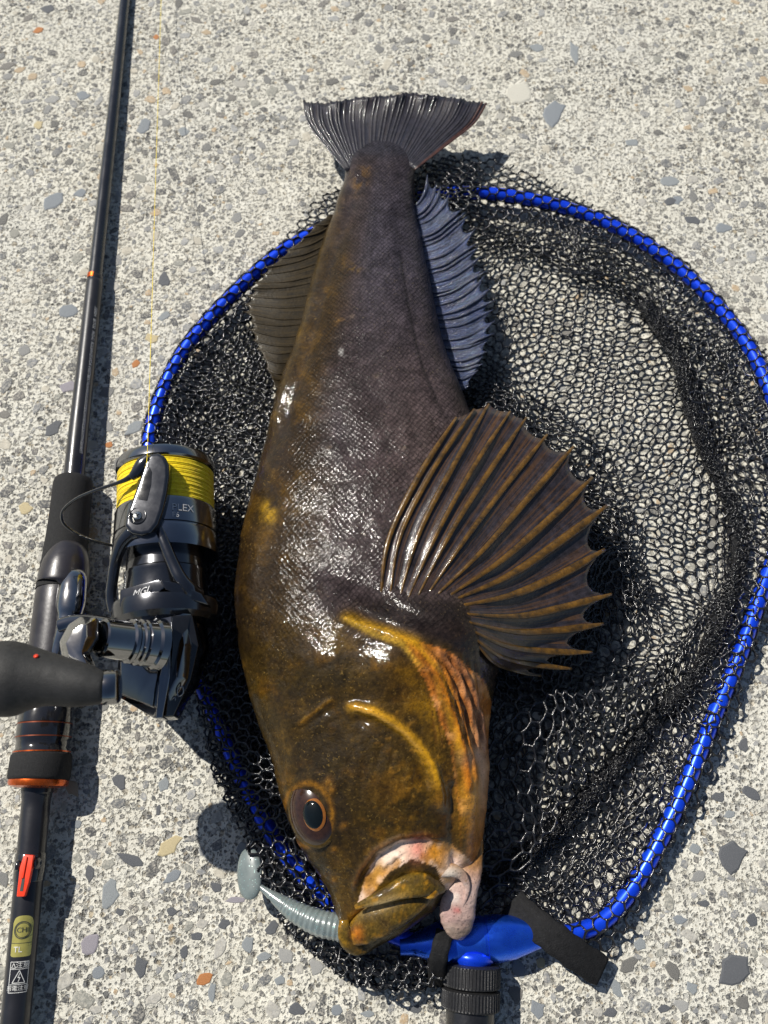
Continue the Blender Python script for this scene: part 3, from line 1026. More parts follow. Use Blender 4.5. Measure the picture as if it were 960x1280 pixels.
# orange gill membranes
memb = inpoly(Q, [(500, 795), (560, 815), (606, 850), (625, 900), (625, 1000), (610, 1110), (580, 1120), (572, 1010), (560, 930), (535, 860)])
mm = np.zeros(len(Q)); mm[memb] = 1
mm *= topm
d_m, _, _ = pdist(Q, [(512, 796), (545, 850), (565, 920), (576, 1000), (580, 1090)])
paint(0.95 * mm * sstep(0, 10, d_m), lin(172, 112, 44))
paint(0.7 * mm * sstep(0.0, 0.5, n2), lin(200, 156, 100))
paint(0.75 * blob(588, 990, 15, 50), lin(212, 160, 48))
paint(0.75 * blob(600, 965, 9, 50), lin(214, 188, 160))
paint(0.7 * blob(585, 945, 12, 10), lin(205, 185, 165))
paint(0.5 * blob(560, 1010, 9, 50), lin(96, 64, 32))

GILL = [(418, 764), (445, 778), (478, 790), (515, 806), (540, 832), (556, 870), (567, 915), (576, 965)]
h, g = ridge(GILL, 8, 0.0022, asym=-0.35); D += h; paint(0.9 * g ** 1.3, lin(188, 146, 28))
h, g = ridge([(424, 770), (470, 795), (505, 808), (530, 840)], 3, 0.001); D += h; paint(0.7 * g, lin(222, 184, 70))
D += step_edge(GILL[::-1], 5, 0.0016)
# folds of the gill membrane
for i, ln in enumerate(([(520, 803), (556, 838), (574, 885), (585, 945), (590, 985)], [(540, 806), (574, 845), (590, 890), (598, 945)], [(560, 814), (588, 850), (602, 895), (606, 945)], [(505, 800), (545, 845), (565, 895), (578, 950), (582, 1000)])):
    h, g = ridge(ln, 3.6, 0.0015); D += h
    paint(0.75 * g, (lin(196, 130, 48), lin(190, 140, 96), lin(172, 128, 92), lin(170, 104, 30))[i])
for ln in ([(530, 806), (566, 845), (582, 890), (592, 950)], [(550, 810), (582, 850), (597, 895), (602, 940)]):
    h, g = ridge(ln, 2.4, -0.0010); D += h
    paint(0.5 * g, lin(92, 54, 26))
# preopercle ridge and the thin ridge behind the eye
PRE = [(428, 882), (448, 882), (470, 888), (497, 903), (523, 926), (541, 955), (550, 990), (552, 1020)]
h, g = ridge(PRE, 6.5, 0.0024, asym=0.35); D += h; paint(0.85 * g ** 1.2 * sstep(1020, 960, qy), lin(196, 154, 34)); paint(0.6 * g * sstep(960, 1010, qy), lin(120, 84, 30))
h, g = ridge([(440, 884), (470, 893), (505, 915), (528, 942)], 2.6, 0.0008); D += h; paint(0.65 * g, lin(222, 180, 84))
h, g = ridge([(436, 893), (468, 904), (500, 922), (524, 950), (535, 990)], 9, -0.0022); D += h
h, g = ridge([(372, 908), (395, 890), (418, 872)], 3, 0.0011); D += h; paint(0.6 * g, lin(130, 98, 24))
h, g = ridge([(372, 912), (398, 895), (422, 880)], 5, -0.0009); D += h
# rounded masses
D += 0.0030 * blob(486, 838, 46, 44, 20) + 0.0026 * blob(488, 832, 24, 26, 20)
D += 0.0036 * blob(470, 972, 66, 58, 25)
D += 0.0026 * blob(405, 830, 40, 36)
D -= 0.0030 * blob(452, 762, 26, 18, 20)                       # hollow behind the gill cover
D -= 0.0020 * blob(430, 745, 40, 12, 30)
D += 0.0024 * blob(586, 985, 16, 70)
D -= 0.0016 * np.exp(-(pdist(Q, [(566, 985), (566, 1040), (572, 1080)])[0] / 6) ** 2) * topm
D += 0.0065 * blob(545, 778, 62, 26, 24)
# ribs of skin above the head
for k in range(5):
    h, g = ridge([(396 + 7 * k, 808 + 2 * k), (405 + 6 * k, 835 + 4 * k), (400 + 6 * k, 858 + 3 * k)], 2.2, 0.0006); D += h
# eye socket swelling, nostril, brow
D += 0.0045 * blob(390, 1017, 40, 50, -15)
D -= 0.0022 * blob(389, 1016, 22, 30, -15, 4)
paint(0.8 * np.exp(-((np.sqrt(((qx - 389) / 30) ** 2 + ((qy - 1016) / 39) ** 2) - 1) / 0.09) ** 2) * topm, lin(142, 104, 28))
D += 0.0010 * blob(411, 1089, 5, 8, 20)
D -= 0.0014 * blob(411, 1089, 2.5, 4.5, 20)
paint(0.6 * blob(411, 1089, 3, 4, 20), lin(40, 26, 14))
for (x, y, r) in ((413, 975, 5), (418, 985, 4), (432, 1030, 4), (418, 1100, 4), (420, 1060, 3)):
    D += 0.0006 * blob(x, y, r, r); paint(0.5 * blob(x, y, r, r * 1.4, 30), lin(150, 110, 36))
# mouth corner: pale stretched skin round the jaw
MC = [(452, 1120), (462, 1096), (478, 1072), (500, 1058), (526, 1054), (556, 1064), (578, 1086), (588, 1108)]
h, g = ridge(MC, 9, -0.0018); D += h
skin = inpoly(Q, [(448, 1128), (456, 1096), (474, 1066), (500, 1050), (530, 1046), (566, 1056), (592, 1080), (600, 1112), (560, 1120), (545, 1084), (515, 1074), (485, 1092), (465, 1118)]).astype(float) * topm
paint(0.9 * skin, lin(168, 128, 66))
paint(0.9 * skin * sstep(-0.15, 0.25, fbm(qx / 22, qy / 22, 3, 51)), lin(222, 204, 180))
paint(0.95 * blob(486, 1070, 17, 10, -40), lin(236, 226, 206))
paint(0.8 * blob(470, 1095, 8, 16, 30), lin(186, 146, 66))
paint(0.85 * blob(523, 1062, 12, 14, 40), lin(196, 128, 112))
paint(0.85 * blob(548, 1068, 16, 10, 30), lin(206, 148, 40))
paint(0.95 * blob(572, 1086, 15, 12, 40), lin(234, 220, 204))
paint(0.9 * blob(525, 1048, 13, 4), lin(128, 34, 18))
h, g = ridge([(440, 1118), (450, 1090), (470, 1062), (500, 1046), (530, 1043), (560, 1050)], 4, 0.0016); D += h
paint(0.5 * g, lin(90, 56, 20))
for k in range(4):
    h, g = ridge([(462 + 8 * k, 1110 - 8 * k), (478 + 10 * k, 1085 - 6 * k)], 1.8, -0.0007); D += h
# fold between upper lip and snout
h, g = ridge([(432, 1165), (446, 1148), (470, 1122), (500, 1112), (540, 1108)], 4, -0.0022); D += h; paint(0.6 * g, lin(60, 34, 14))
paint(0.8 * blob(452, 1140, 7, 18, 40), lin(178, 124, 44))
paint(0.5 * blob(438, 1165, 12, 22), lin(82, 60, 30))
# dorsal ridge along the back and shallow groove beside it
RID = [(432, 215), (424, 262), (405, 310), (388, 380), (372, 440), (352, 500), (338, 560)]
h, g = ridge(RID, 6, 0.0022); D += h; paint(0.45 * g, lin(104, 84, 34))
h, g = ridge([(x + 14, y) for x, y in RID], 8, -0.0012); D += h
h, g = ridge([(494, 240), (505, 330), (520, 400), (540, 470), (572, 540)], 9, -0.0009); D += h
h, g = ridge([(500, 300), (512, 380), (528, 450), (560, 530)], 2.5, -0.0006); D += h; paint(0.4 * g, lin(46, 40, 44))
# lateral line
h, g = ridge([(470, 240), (455, 400), (450, 560), (440, 700), (430, 760)], 2.2, 0.0002); D += h
for _k in range(9):
    _x = 506 + 10 * _k
    h, g = ridge([(_x, 800 + 1.5 * _k), (_x + 24 - 1.2 * _k, 842 + 2 * _k), (_x + 34 - 2.6 * _k, 890 + 2 * _k), (_x + 40 - 3.6 * _k, 938)], 1.7, -0.0007); D += h; paint(0.45 * g, lin(84, 50, 28))
for _k in range(7):
    h, g = ridge([(452 + 14 * _k, 905 + 9 * _k), (440 + 15 * _k, 945 + 10 * _k), (436 + 15 * _k, 985 + 8 * _k)], 2.0, -0.00035); D += h
# uneven flesh, folds of the flank
D += 0.0011 * n1 * topm + 0.00022 * n2 * topm
D += 0.0005 * np.sin(qy / 13 + 2.2 * n1) * blob(470, 640, 60, 90) 
D += 0.00014 * n3 * topm * (0.4 + 0.6 * head)

# dark skin between the gill cover and the fin root
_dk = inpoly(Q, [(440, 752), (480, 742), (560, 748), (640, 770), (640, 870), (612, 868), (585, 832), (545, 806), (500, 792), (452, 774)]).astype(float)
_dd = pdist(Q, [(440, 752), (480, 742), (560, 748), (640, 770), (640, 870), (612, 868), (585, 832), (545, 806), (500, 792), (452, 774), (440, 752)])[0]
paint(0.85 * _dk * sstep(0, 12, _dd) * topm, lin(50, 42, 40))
C *= (1 + 0.22 * n3 + 0.18 * n2)[:, None]
C = C ** 1.12 * (0.50 + 0.42 * head + 0.25 * np.clip(mm + skin, 0, 1))[:, None]
paint(0.75 * sstep(206, 186, qy) * topm, np.array(lin(46, 46, 54)) * 0.8)
# belly and the underside
und = 1 - topm
paint(0.8 * und, lin(120, 104, 92))
C = C * (1 + head[:, None] * np.array([0.05, -0.045, 0.0]))
C = np.clip(C, 0.004, 1)
VB = V.reshape(-1, 3) + D[:, None] * NRM.reshape(-1, 3)

def fish_skin():
    t = NT('wet_fish_skin')
    att = t.n('Attribute', attribute_name='Col')
    msk = t.n('Attribute', attribute_name='Scale').outputs['Fac']
    hd = t.math('SUBTRACT', 1.0, msk, clamp=True)
    uv = t.n('UVMap', uv_map='UVMap').outputs[0]
    co = t.coord()
    nzc = t.noise(0.3, 3, 0.55, uv, 'Color')
    wv = t.n('VectorMath', operation='MULTIPLY_ADD')
    t.l(nzc, wv.inputs[0]); wv.inputs[1].default_value = (1.3, 1.3, 0); t.l(uv, wv.inputs[2])
    sp = t.n('SeparateXYZ'); t.l(wv.outputs[0], sp.inputs[0])
    a = t.math('SINE', t.math('MULTIPLY', t.math('ADD', sp.outputs[0], sp.outputs[1]), math.pi))
    b = t.math('SINE', t.math('MULTIPLY', t.math('SUBTRACT', sp.outputs[0], sp.outputs[1]), math.pi))
    sc = t.math('POWER', t.math('ABSOLUTE', t.math('MULTIPLY', a, b)), 0.5)
    patchy = t.ramp(t.noise(95, 5, 0.65, co), [(0.34, (0.12,) * 3), (0.62, (1.0,) * 3)])
    sm = t.math('MULTIPLY', t.math('MULTIPLY', sc, msk), patchy)
    col = t.mix(t.math('MULTIPLY', msk, 0.75), att.outputs['Color'], t.mix(1.0, att.outputs['Color'], t.ramp(sc, [(0.05, (0.35,) * 3), (0.5, (0.95,) * 3), (0.95, (1.5,) * 3)]), 'MULTIPLY'))
    # blotches of two sizes, specks and pores (weaker on pale skin)
    bw = t.n('RGBToBW'); t.l(att.outputs['Color'], bw.inputs[0])
    dk = t.math('SUBTRACT', 1.0, t.math('MULTIPLY', t.math('SUBTRACT', bw.outputs[0], 0.12), 3.6, clamp=True), clamp=True)
    dk = t.math('MULTIPLY', t.math('ADD', 0.12, t.math('MULTIPLY', dk, 0.78)), t.math('ADD', 0.58, t.math('MULTIPLY', msk, 0.08)))
    col = t.mix(dk, col, t.ramp(t.noise(130, 6, 0.72, co), [(0.36, (0.42,) * 3), (0.5, (0.95,) * 3), (0.64, (1.5,) * 3)]), 'MULTIPLY')
    col = t.mix(dk, col, t.ramp(t.noise(520, 5, 0.75, co), [(0.32, (0.45,) * 3), (0.5, (1.0,) * 3), (0.68, (1.7,) * 3)]), 'MULTIPLY')
    fleck = t.ramp(t.noise(760, 3, 0.6, co, dist=0.4), [(0.60, (0,) * 3), (0.67, (1,) * 3)])
    zone = t.ramp(t.noise(55, 4, 0.6, co), [(0.42, (0,) * 3), (0.62, (1,) * 3)])
    col = t.mix(t.math('MULTIPLY', t.math('MULTIPLY', fleck, zone), t.math('MULTIPLY', hd, 0.5)), col, (0.24, 0.15, 0.035))
    col = t.mix(t.math('MULTIPLY', t.math('MULTIPLY', fleck, zone), t.math('MULTIPLY', msk, 0.35)), col, (0.15, 0.125, 0.11))
    vo = t.n('TexVoronoi', feature='F1'); vo.inputs['Scale'].default_value = 620; t.l(co, vo.inputs['Vector'])
    pore = t.math('MULTIPLY', t.math('LESS_THAN', vo.outputs['Distance'], 0.2), hd)
    col = t.mix(t.math('MULTIPLY', pore, 0.45), col, (0.012, 0.008, 0.004))
    f1, f2, f3 = t.noise(1100, 4, 0.7, co), t.noise(420, 4, 0.62, co), t.noise(170, 4, 0.6, co)
    h = t.math('ADD', t.math('MULTIPLY', sm, 0.7), t.math('ADD', t.math('MULTIPLY', f1, 0.5), t.math('ADD', t.math('MULTIPLY', f2, 0.9), t.math('MULTIPLY', f3, 1.4))))
    h = t.math('SUBTRACT', h, t.math('MULTIPLY', pore, 0.25))
    nb = t.bump(h, 0.6, 0.0009)
    # slime: a glossy coat that follows scales and ripples
    hc = t.math('ADD', t.math('MULTIPLY', sm, 0.55), t.math('ADD', t.math('MULTIPLY', t.noise(560, 3, 0.6, co), 0.75), t.math('MULTIPLY', f3, 1.0)))
    nc = t.bump(hc, 0.36, 0.0009)
    wet = t.noise(60, 5, 0.65, co)
    t.set(Base_Color=col, Roughness=t.ramp(wet, [(0.3, (0.34,) * 3), (0.7, (0.55,) * 3)]), Specular_IOR_Level=0.06, Coat_Weight=t.mix(msk, t.ramp(wet, [(0.34, (0.85,) * 3), (0.66, (0.35,) * 3)]), t.ramp(t.noise(330, 5, 0.7, co), [(0.48, (0.03,) * 3), (0.68, (0.24,) * 3)])), Coat_Roughness=t.math('ADD', t.ramp(t.noise(240, 4, 0.6, co), [(0.35, (0.03,) * 3), (0.7, (0.10,) * 3)]), t.math('MULTIPLY', msk, 0.05)), Normal=nb, Coat_Normal=nc)
    return t.m

FISH = P(470, 700, 0)
fish = thing('fish', 'large brown fish with spread pectoral fin lying on its side on black netting', 'fish', (FISH[0], FISH[1], 0.0))
Fc = []
for i in range(NS - 1):
    for k in range(NC):
        l = (k + 1) % NC
        Fc.append((i * NC + k, (i + 1) * NC + k, (i + 1) * NC + l, i * NC + l))
Fc.append(tuple(range(NC)))
Fc.append(tuple((NS - 1) * NC + k for k in range(NC))[::-1])
skinm = fish_skin()
body = mesh('body', (VB, Fc), skinm, fish)

def set_attr(o, col, scale, q):
    me = o.data
    at = me.color_attributes.new('Col', 'FLOAT_COLOR', 'POINT')
    at.data.foreach_set('color', np.concatenate([col, np.ones((len(col), 1))], 1).astype(np.float32).ravel())
    a2 = me.attributes.new('Scale', 'FLOAT', 'POINT')
    a2.data.foreach_set('value', np.broadcast_to(np.asarray(scale, np.float32), (len(col),)).copy())
    uvl = me.uv_layers.new(name='UVMap')
    li = np.zeros(len(me.loops), np.int32)
    me.loops.foreach_get('vertex_index', li)
    uvl.data.foreach_set('uv', q[li].astype(np.float32).ravel())
# scale rows follow the body: arc length round it and along it, about 2.6 mm a scale
arc = np.concatenate([np.zeros((NS, 1)), np.cumsum(np.linalg.norm(np.diff(V, axis=1), axis=2), 1)], 1)
arc -= arc[:, NC // 4][:, None]
along = np.concatenate([[0], np.cumsum(np.linalg.norm(np.diff(V[:, NC // 4], axis=0), axis=1))])
taper_s = np.interp(ys, [182, 350, 700, 1200], [0.0022, 0.0026, 0.0029, 0.0029])
uvb = np.stack([(arc / taper_s[:, None]), np.repeat((along / 0.0031)[:, None], NC, 1)], -1).reshape(-1, 2)
scm = (1 - head) * sstep(0.02, 0.2, ac) * (0.65 + 0.35 * np.clip(n1 + 0.5, 0, 1))
set_attr(body, C, np.clip(scm, 0, 1), uvb)

_tv = np.where(NRM.reshape(-1, 3)[:, 2] > 0.05)[0]
_tq = proj(VB[_tv])
def surf(px, py, lift=0.0):
    """point of the fish's upper surface seen at a pixel, and the normal there"""
    i = _tv[np.argmin((_tq[:, 0] - px) ** 2 + (_tq[:, 1] - py) ** 2)]
    n = NRM.reshape(-1, 3)[i]
    return VB[i] + n * lift, n

# ---- soft lobes of the jaws: lofted along a centre line traced on the picture, each with its own height
def lobe(name, cl, mat, parent, n=28, sub=8, colf=None, flat=0.6, label=None):
    """cl rows: px, py, radius px, centre height cm"""
    a = catmull(cl, sub)
    a = np.array(a); a[:, 3] *= ZS
    pts = PV([(p[0], p[1], p[3] / 100) for p in a])
    rad = []
    for p in a:
        q0, q1 = P(p[0], p[1], p[3] / 100), P(p[0] + max(p[2], 0.3), p[1], p[3] / 100)
        rad.append(np.linalg.norm(q1 - q0))
    vf = tube(pts, np.array(rad), n, flat=flat)
    vv = vf[0]
    q = proj(vv)
    nz = fbm(q[:, 0] / 16, q[:, 1] / 16, 3, 77) + 0.8 * fbm(q[:, 0] / 30 + q[:, 1] / 5, q[:, 1] / 30 - q[:, 0] / 40, 2, 78)
    cen = np.repeat(pts, n, 0)
    vv = cen + (vv - cen) * (1 + 0.05 * nz)[:, None]
    o = mesh(name, (vv, vf[1]), mat, parent, label=label)
    if colf is not None:
        set_attr(o, np.clip(colf(q), 0.004, 1), 0.0, q / 7)
    return o

def mixc(base, *layers):
    c = np.array(base)[None] * np.ones((len(layers[0][0]) if layers else 1, 1))
    for m, col in layers:
        m = np.clip(m, 0, 1)[:, None]
        c = c * (1 - m) + np.array(col) * m
    return c

def brown_lip(q):
    a, b = fbm(q[:, 0] / 22, q[:, 1] / 22, 4, 61), fbm(q[:, 0] / 9, q[:, 1] / 9, 3, 62)
    return mixc(lin(84, 66, 22), (sstep(0, 0.5, a), lin(126, 94, 22)), (0.7 * sstep(0.1, 0.5, -a), lin(66, 50, 28)), (0.6 * sstep(0.25, 0.6, b), lin(176, 124, 24)), (0.8 * np.exp(-((q[:, 0] - 478) / 22) ** 2 - ((q[:, 1] - 1131 + 0.35 * (q[:, 0] - 478)) / 6) ** 2), lin(206, 176, 120)), (0.6 * np.exp(-((q[:, 0] - 447) / 7) ** 2 - ((q[:, 1] - 1168) / 10) ** 2), lin(196, 110, 24)))
def gold_knob(q):
    b = fbm(q[:, 0] / 9, q[:, 1] / 9, 3, 64)
    return mixc(lin(166, 118, 28), (sstep(0, 0.5, b), lin(196, 150, 60)), (0.5 * sstep(0, 0.5, -b), lin(120, 78, 20)))
def pink_jaw(q):
    a, b = fbm(q[:, 0] / 20, q[:, 1] / 20, 4, 65), fbm(q[:, 0] / 6, q[:, 1] / 6, 3, 66)
    base = mixc(lin(186, 158, 148), (sstep(0, 0.5, a), lin(210, 194, 184)), (0.5 * sstep(0.0, 0.5, -a), lin(160, 126, 124)))
    t = sstep(1112, 1072, q[:, 1])[:, None]
    base = base * (1 - t) + np.array(lin(150, 104, 50)) * t
    g = (np.exp(-((q[:, 1] - 1166) / 12) ** 2) * 0.7)[:, None]
    base = base * (1 - g) + np.array(lin(128, 112, 96)) * g
    r = (np.exp(-((q[:, 0] - 571) / 4) ** 2 - ((q[:, 1] - 1138) / 4) ** 2) * 0.8)[:, None]
    base = base * (1 - r) + np.array(lin(176, 60, 60)) * r
    w = (np.exp(-((q[:, 0] - 562) / 12) ** 2 - ((q[:, 1] - 1092) / 9) ** 2) * 0.85)[:, None]
    return base * (1 - w) + np.array(lin(224, 212, 196)) * w
jaw = lobe('lower_jaw', [(594, 1046, 10, 3.6), (591, 1070, 13, 4.0), (585, 1092, 17, 4.2), (578, 1112, 20, 4.2), (573, 1130, 22, 4.0), (572, 1145, 22, 3.8), (573, 1157, 19, 3.6), (575, 1167, 13.5, 3.4), (577, 1174, 3, 3.2)], skinm, fish, colf=pink_jaw, flat=0.5, label='pale pink lower jaw hanging open')
lobe('jaw_skin', [(540, 1098, 3, 5.1), (552, 1090, 7, 5.2), (566, 1088, 8, 5.1), (578, 1095, 6, 4.9), (584, 1108, 4, 4.7), (582, 1122, 2.5, 4.6), (578, 1134, 1.2, 4.4)], skinm, jaw, colf=pink_jaw)
lip = lobe('upper_lip', [(436, 1172, 11, 3.9), (450, 1164, 17, 4.3), (470, 1151, 20, 4.6), (492, 1139, 20, 4.8), (514, 1127, 17, 4.9), (530, 1118, 12, 4.9), (541, 1112, 5, 4.8)], skinm, fish, colf=brown_lip)
lobe('jaw_bone', [(444, 1134, 3, 5.3), (462, 1127, 6, 5.5), (482, 1119, 9, 5.65), (504, 1110, 13, 5.75), (524, 1106, 14.5, 5.7), (541, 1109, 11, 5.5), (555, 1112, 4, 5.2)], skinm, lip, colf=brown_lip)
lobe('jaw_knob', [(524, 1116, 4, 5.4), (532, 1114, 9, 5.5), (541, 1112, 10, 5.5), (549, 1111, 5, 5.3)], skinm, lip, colf=gold_knob)
lobe('snout_tip', [(430, 1150, 6, 4.4), (431, 1166, 9, 4.4), (436, 1178, 10, 4.1), (446, 1186, 8, 3.7), (458, 1188, 4, 3.4)], skinm, lip, colf=brown_lip)

# ---- eye
ep, en = surf(389, 1016, -0.0012)
en = unit(np.array([-0.28, -0.12, 0.95]))
t1 = unit(np.cross(en, np.array([0, 0.26, 0]) + np.array([0.97 * 0, 1, 0])))
t2 = np.cross(en, t1)
def dome(rx, ry, lift, h, n=48, rings=9, cx=0.0, cy=0.0, rot=0.25, inner=0.0):
    V, Fc = [], []
    for i in range(rings + 1):
        r = inner + (1 - inner) * i / rings
        for k in range(n):
            a = 2 * math.pi * k / n
            u, v = math.cos(a) * r * rx, math.sin(a) * r * ry
            uu, vv = u * math.cos(rot) - v * math.sin(rot) + cx, u * math.sin(rot) + v * math.cos(rot) + cy
            V.append(ep + t1 * uu + t2 * vv + en * (lift + h * math.sqrt(max(0, 1 - 0.96 * r * r))))
    for i in range(rings):
        for k in range(n):
            l = (k + 1) % n
            Fc.append((i * n + k, i * n + l, (i + 1) * n + l, (i + 1) * n + k))
    if not inner:
        Fc.append(tuple(range(n))[::-1])
    return np.array(V), Fc
def eye_mat(name, a, b, rough=0.12, coat=1.0, sc=900):
    t = NT(name)
    co = t.coord()
    t.set(Base_Color=t.mix(t.noise(sc, 4, 0.6, co), a, b), Roughness=rough, Coat_Weight=coat, Coat_Roughness=0.04)
    return t.m
eye = mesh('eye', dome(0.0104, 0.0140, -0.0004, 0.0056), eye_mat('eye_brown', lin(14, 9, 7), lin(70, 46, 34), 0.15, 0.35, sc=420), fish)
mesh('eyelid', dome(0.0117, 0.0154, -0.0010, 0.0040, inner=0.88), skinm, eye)
iris = mesh('iris', dome(0.0056, 0.0071, 0.0038, 0.0020, cx=-0.0019, cy=0.0005), eye_mat('iris_orange', lin(70, 36, 10), lin(176, 110, 36), sc=600), eye)
mesh('pupil', dome(0.0050, 0.0064, 0.0041, 0.0021, cx=-0.0019, cy=0.0005), eye_mat('pupil_black', (0.002, 0.003, 0.003), (0.004, 0.007, 0.007), 0.05, 0.2), eye)
_el = [o for o in fish.children_recursive if o.name.startswith('eyelid')][0]
set_attr(_el, np.repeat(np.array([lin(70, 54, 20)]), len(_el.data.vertices), 0), 0.0, np.zeros((len(_el.data.vertices), 2)))

# ---- fins
def fin_mat(name, ca, cb, rough=0.28, trans=0.0, coat=0.7, sc=240, bs=0.4, streak=None):
    t = NT(name)
    co = t.coord()
    c = t.ramp(t.noise(sc, 5, 0.65, co), [(0.3, ca), (0.7, cb)])
    if streak:
        mp = t.n('Mapping')
        mp.inputs['Scale'].default_value = (9.0, 1.6, 1.0)
        t.l(t.n('UVMap', uv_map='UVMap').outputs[0], mp.inputs[0])
        st = t.noise(1.0, 4, 0.6, mp.outputs[0])
        c = t.mix(t.ramp(st, [(0.45, (0,) * 3), (0.68, (0.75,) * 3)]), c, streak)
        c = t.mix(0.7, c, t.ramp(st, [(0.25, (0.45,) * 3), (0.5, (1,) * 3), (0.8, (1.4,) * 3)]), 'MULTIPLY')
    c = t.mix(0.7, c, t.ramp(t.noise(sc * 5, 4, 0.7, co), [(0.25, (0.6,) * 3), (0.5, (1.0,) * 3), (0.75, (1.5,) * 3)]), 'MULTIPLY')
    nb = t.bump(t.noise(sc * 3, 4, 0.6, co), bs, 0.0006)
    t.set(Base_Color=c, Roughness=rough, Specular_IOR_Level=0.25, Coat_Weight=coat, Coat_Roughness=0.08, Normal=nb, Coat_Normal=t.bump(t.math('ADD', t.noise(sc * 2.2, 4, 0.65, co), t.noise(sc * 0.7, 3, 0.6, co)), bs * 0.7, 0.0009))
    if trans:
        t.set(Transmission_Weight=trans)
    return t.m

def over_body(pts, gap):
    q = proj(pts)
    gaps = gap * (-0.35 + 1.35 * sstep(0.0, 0.3, np.linspace(0, 1, len(pts))))
    lift = np.zeros(len(pts))
    out = pts.copy()
    for i in range(len(pts)):
        d = (_tq[:, 0] - q[i, 0]) ** 2 + (_tq[:, 1] - q[i, 1]) ** 2
        j = int(np.argmin(d))
        if d[j] < 60:
            zz_ = VB[_tv[j]][2] + gaps[i]
            lift[i] = max(0.0, zz_ - pts[i][2])
    k = np.arange(len(pts))
    lift = np.max(lift[None] * np.exp(-((k[:, None] - k[None]) / 5.0) ** 2), 1)
    return np.array([P(q[i, 0], q[i, 1], pts[i][2] + lift[i]) for i in range(len(pts))])

def fin(name, rays, mem_mat, ray_mat, parent, ray_w, mem_frac, nseg=26, sag=0.0015, sub=5, tip_w=0.25, thick=0.0004, ray_flat=0.6, label=None, jitter=0.0, above=None, base_w=0.8, ray_lift=0.0003):
    """rays: list of lists of (px, py, z cm); the membrane hangs between neighbours and stops short of their tips"""
    R = []
    for r in rays:
        c = catmull([(a, b, z) for a, b, z in r], 12)
        t = np.linspace(0, 1, nseg)
        d = np.concatenate([[0], np.cumsum(np.linalg.norm(np.diff(c, axis=0), axis=1))])
        d /= d[-1]
        c = np.stack([np.interp(t, d, c[:, k]) for k in range(3)], -1)
        c = PV([(a, b, z * ZS / 100) for a, b, z in c])
        R.append(c if above is None else over_body(c, above))
    R = np.array(R)
    n = len(R)
    root = R[0][0]
    # membrane
    rows = []
    frac = np.broadcast_to(np.asarray(mem_frac, float), (n - 1,))
    cols = []
    tt = np.linspace(0, 1, nseg)
    for i in range(n - 1):
        for k in range(sub):
            w = k / sub
            # scalloped rim between two tips
            lim = 1 - (1 - frac[i]) * (math.sin(math.pi * w) ** 0.6 if w > 0 else 0) - (0.0 if frac[i] > 0.985 else 0.03)
            if jitter:
                lim -= jitter * random.random()
            c = np.empty((nseg, 3))
            for j in range(nseg):
                s = tt[j] * lim * (nseg - 1)
                a = min(int(s), nseg - 2); f = s - a
                p0 = R[i][a] * (1 - f) + R[i][a + 1] * f
                p1 = R[i + 1][a] * (1 - f) + R[i + 1][a + 1] * f
                c[j] = p0 * (1 - w) + p1 * w
                c[j][2] -= sag * math.sin(math.pi * w) * min(1, tt[j] * 3)
            cols.append(c)
    cols.append(R[-1] * 1.0)
    cols = np.array(cols)
    m = len(cols)
    top = cols.reshape(-1, 3)
    V = np.concatenate([top, top - np.array([0, 0, thick])])
    N = m * nseg
    Fc = []
    for i in range(m - 1):
        for j in range(nseg - 1):
            a, b, c_, d = i * nseg + j, (i + 1) * nseg + j, (i + 1) * nseg + j + 1, i * nseg + j + 1
            Fc.append((a, b, c_, d))
            Fc.append((N + d, N + c_, N + b, N + a))
        a, b = i * nseg + nseg - 1, (i + 1) * nseg + nseg - 1
        Fc.append((a, b, N + b, N + a))
    fo = mesh(name, (V, Fc), mem_mat, parent, label=label)
    uvv = np.array([(i / sub, j / (nseg - 1)) for i in range(m) for j in range(nseg)])
    uvv = np.concatenate([uvv, uvv])
    li_ = np.zeros(len(fo.data.loops), np.int32)
    fo.data.loops.foreach_get('vertex_index', li_)
    fo.data.uv_layers.new(name='UVMap').data.foreach_set('uv', uvv[li_].astype(np.float32).ravel())
    for i in range(n):
        w = ray_w[i] if hasattr(ray_w, '__len__') else ray_w
        t = np.linspace(0, 1, nseg)
        rad = w * (base_w + (1.15 - base_w) * sstep(0.0, 0.55, t)) * (1 - (1 - tip_w) * sstep(0.8, 1.0, t)) * (1 + 0.10 * vnoise(t * 7, t * 0 + i * 3.7, 5))
        pts = R[i] + np.array([0, 0, ray_lift])
        mesh('fin_ray', tube(pts, rad, 8, flat=ray_flat), ray_mat, fo)
    return fo

pec_mem = fin_mat('pectoral_membrane', lin(30, 25, 24), lin(56, 52, 58), 0.3, coat=0.6, streak=lin(92, 62, 26))
pec_ray = fin_mat('pectoral_ray', lin(44, 32, 10), lin(108, 76, 22), 0.3, coat=0.8, sc=210)
tips = [(567, 519), (594, 511), (615, 507), (637, 512), (657, 523), (681, 542), (714, 559), (740, 594), (759, 634), (757, 688), (762, 742), (753, 780), (742, 817), (714, 839), (676, 845)]
bases = [(480, 752), (491, 750), (502, 746), (514, 742), (527, 738), (540, 736), (553, 736), (566, 740), (575, 745), (583, 754), (588, 766), (591, 777), (593, 787), (595, 796), (598, 804)]
bows = [(-26, 4), (-24, 2), (-20, 0), (-14, 0), (-8, 0), (-6, 4), (0, 8), (2, 12), (4, 16), (4, 16), (2, 12), (-4, 12), (-8, 12), (-8, 10), (-6, 8)]
ztip = [7.2, 7.2, 7.1, 7.0, 6.8, 6.5, 6.2, 5.8, 5.4, 5.0, 4.6, 4.2, 3.8, 3.4, 3.2]
rays = []
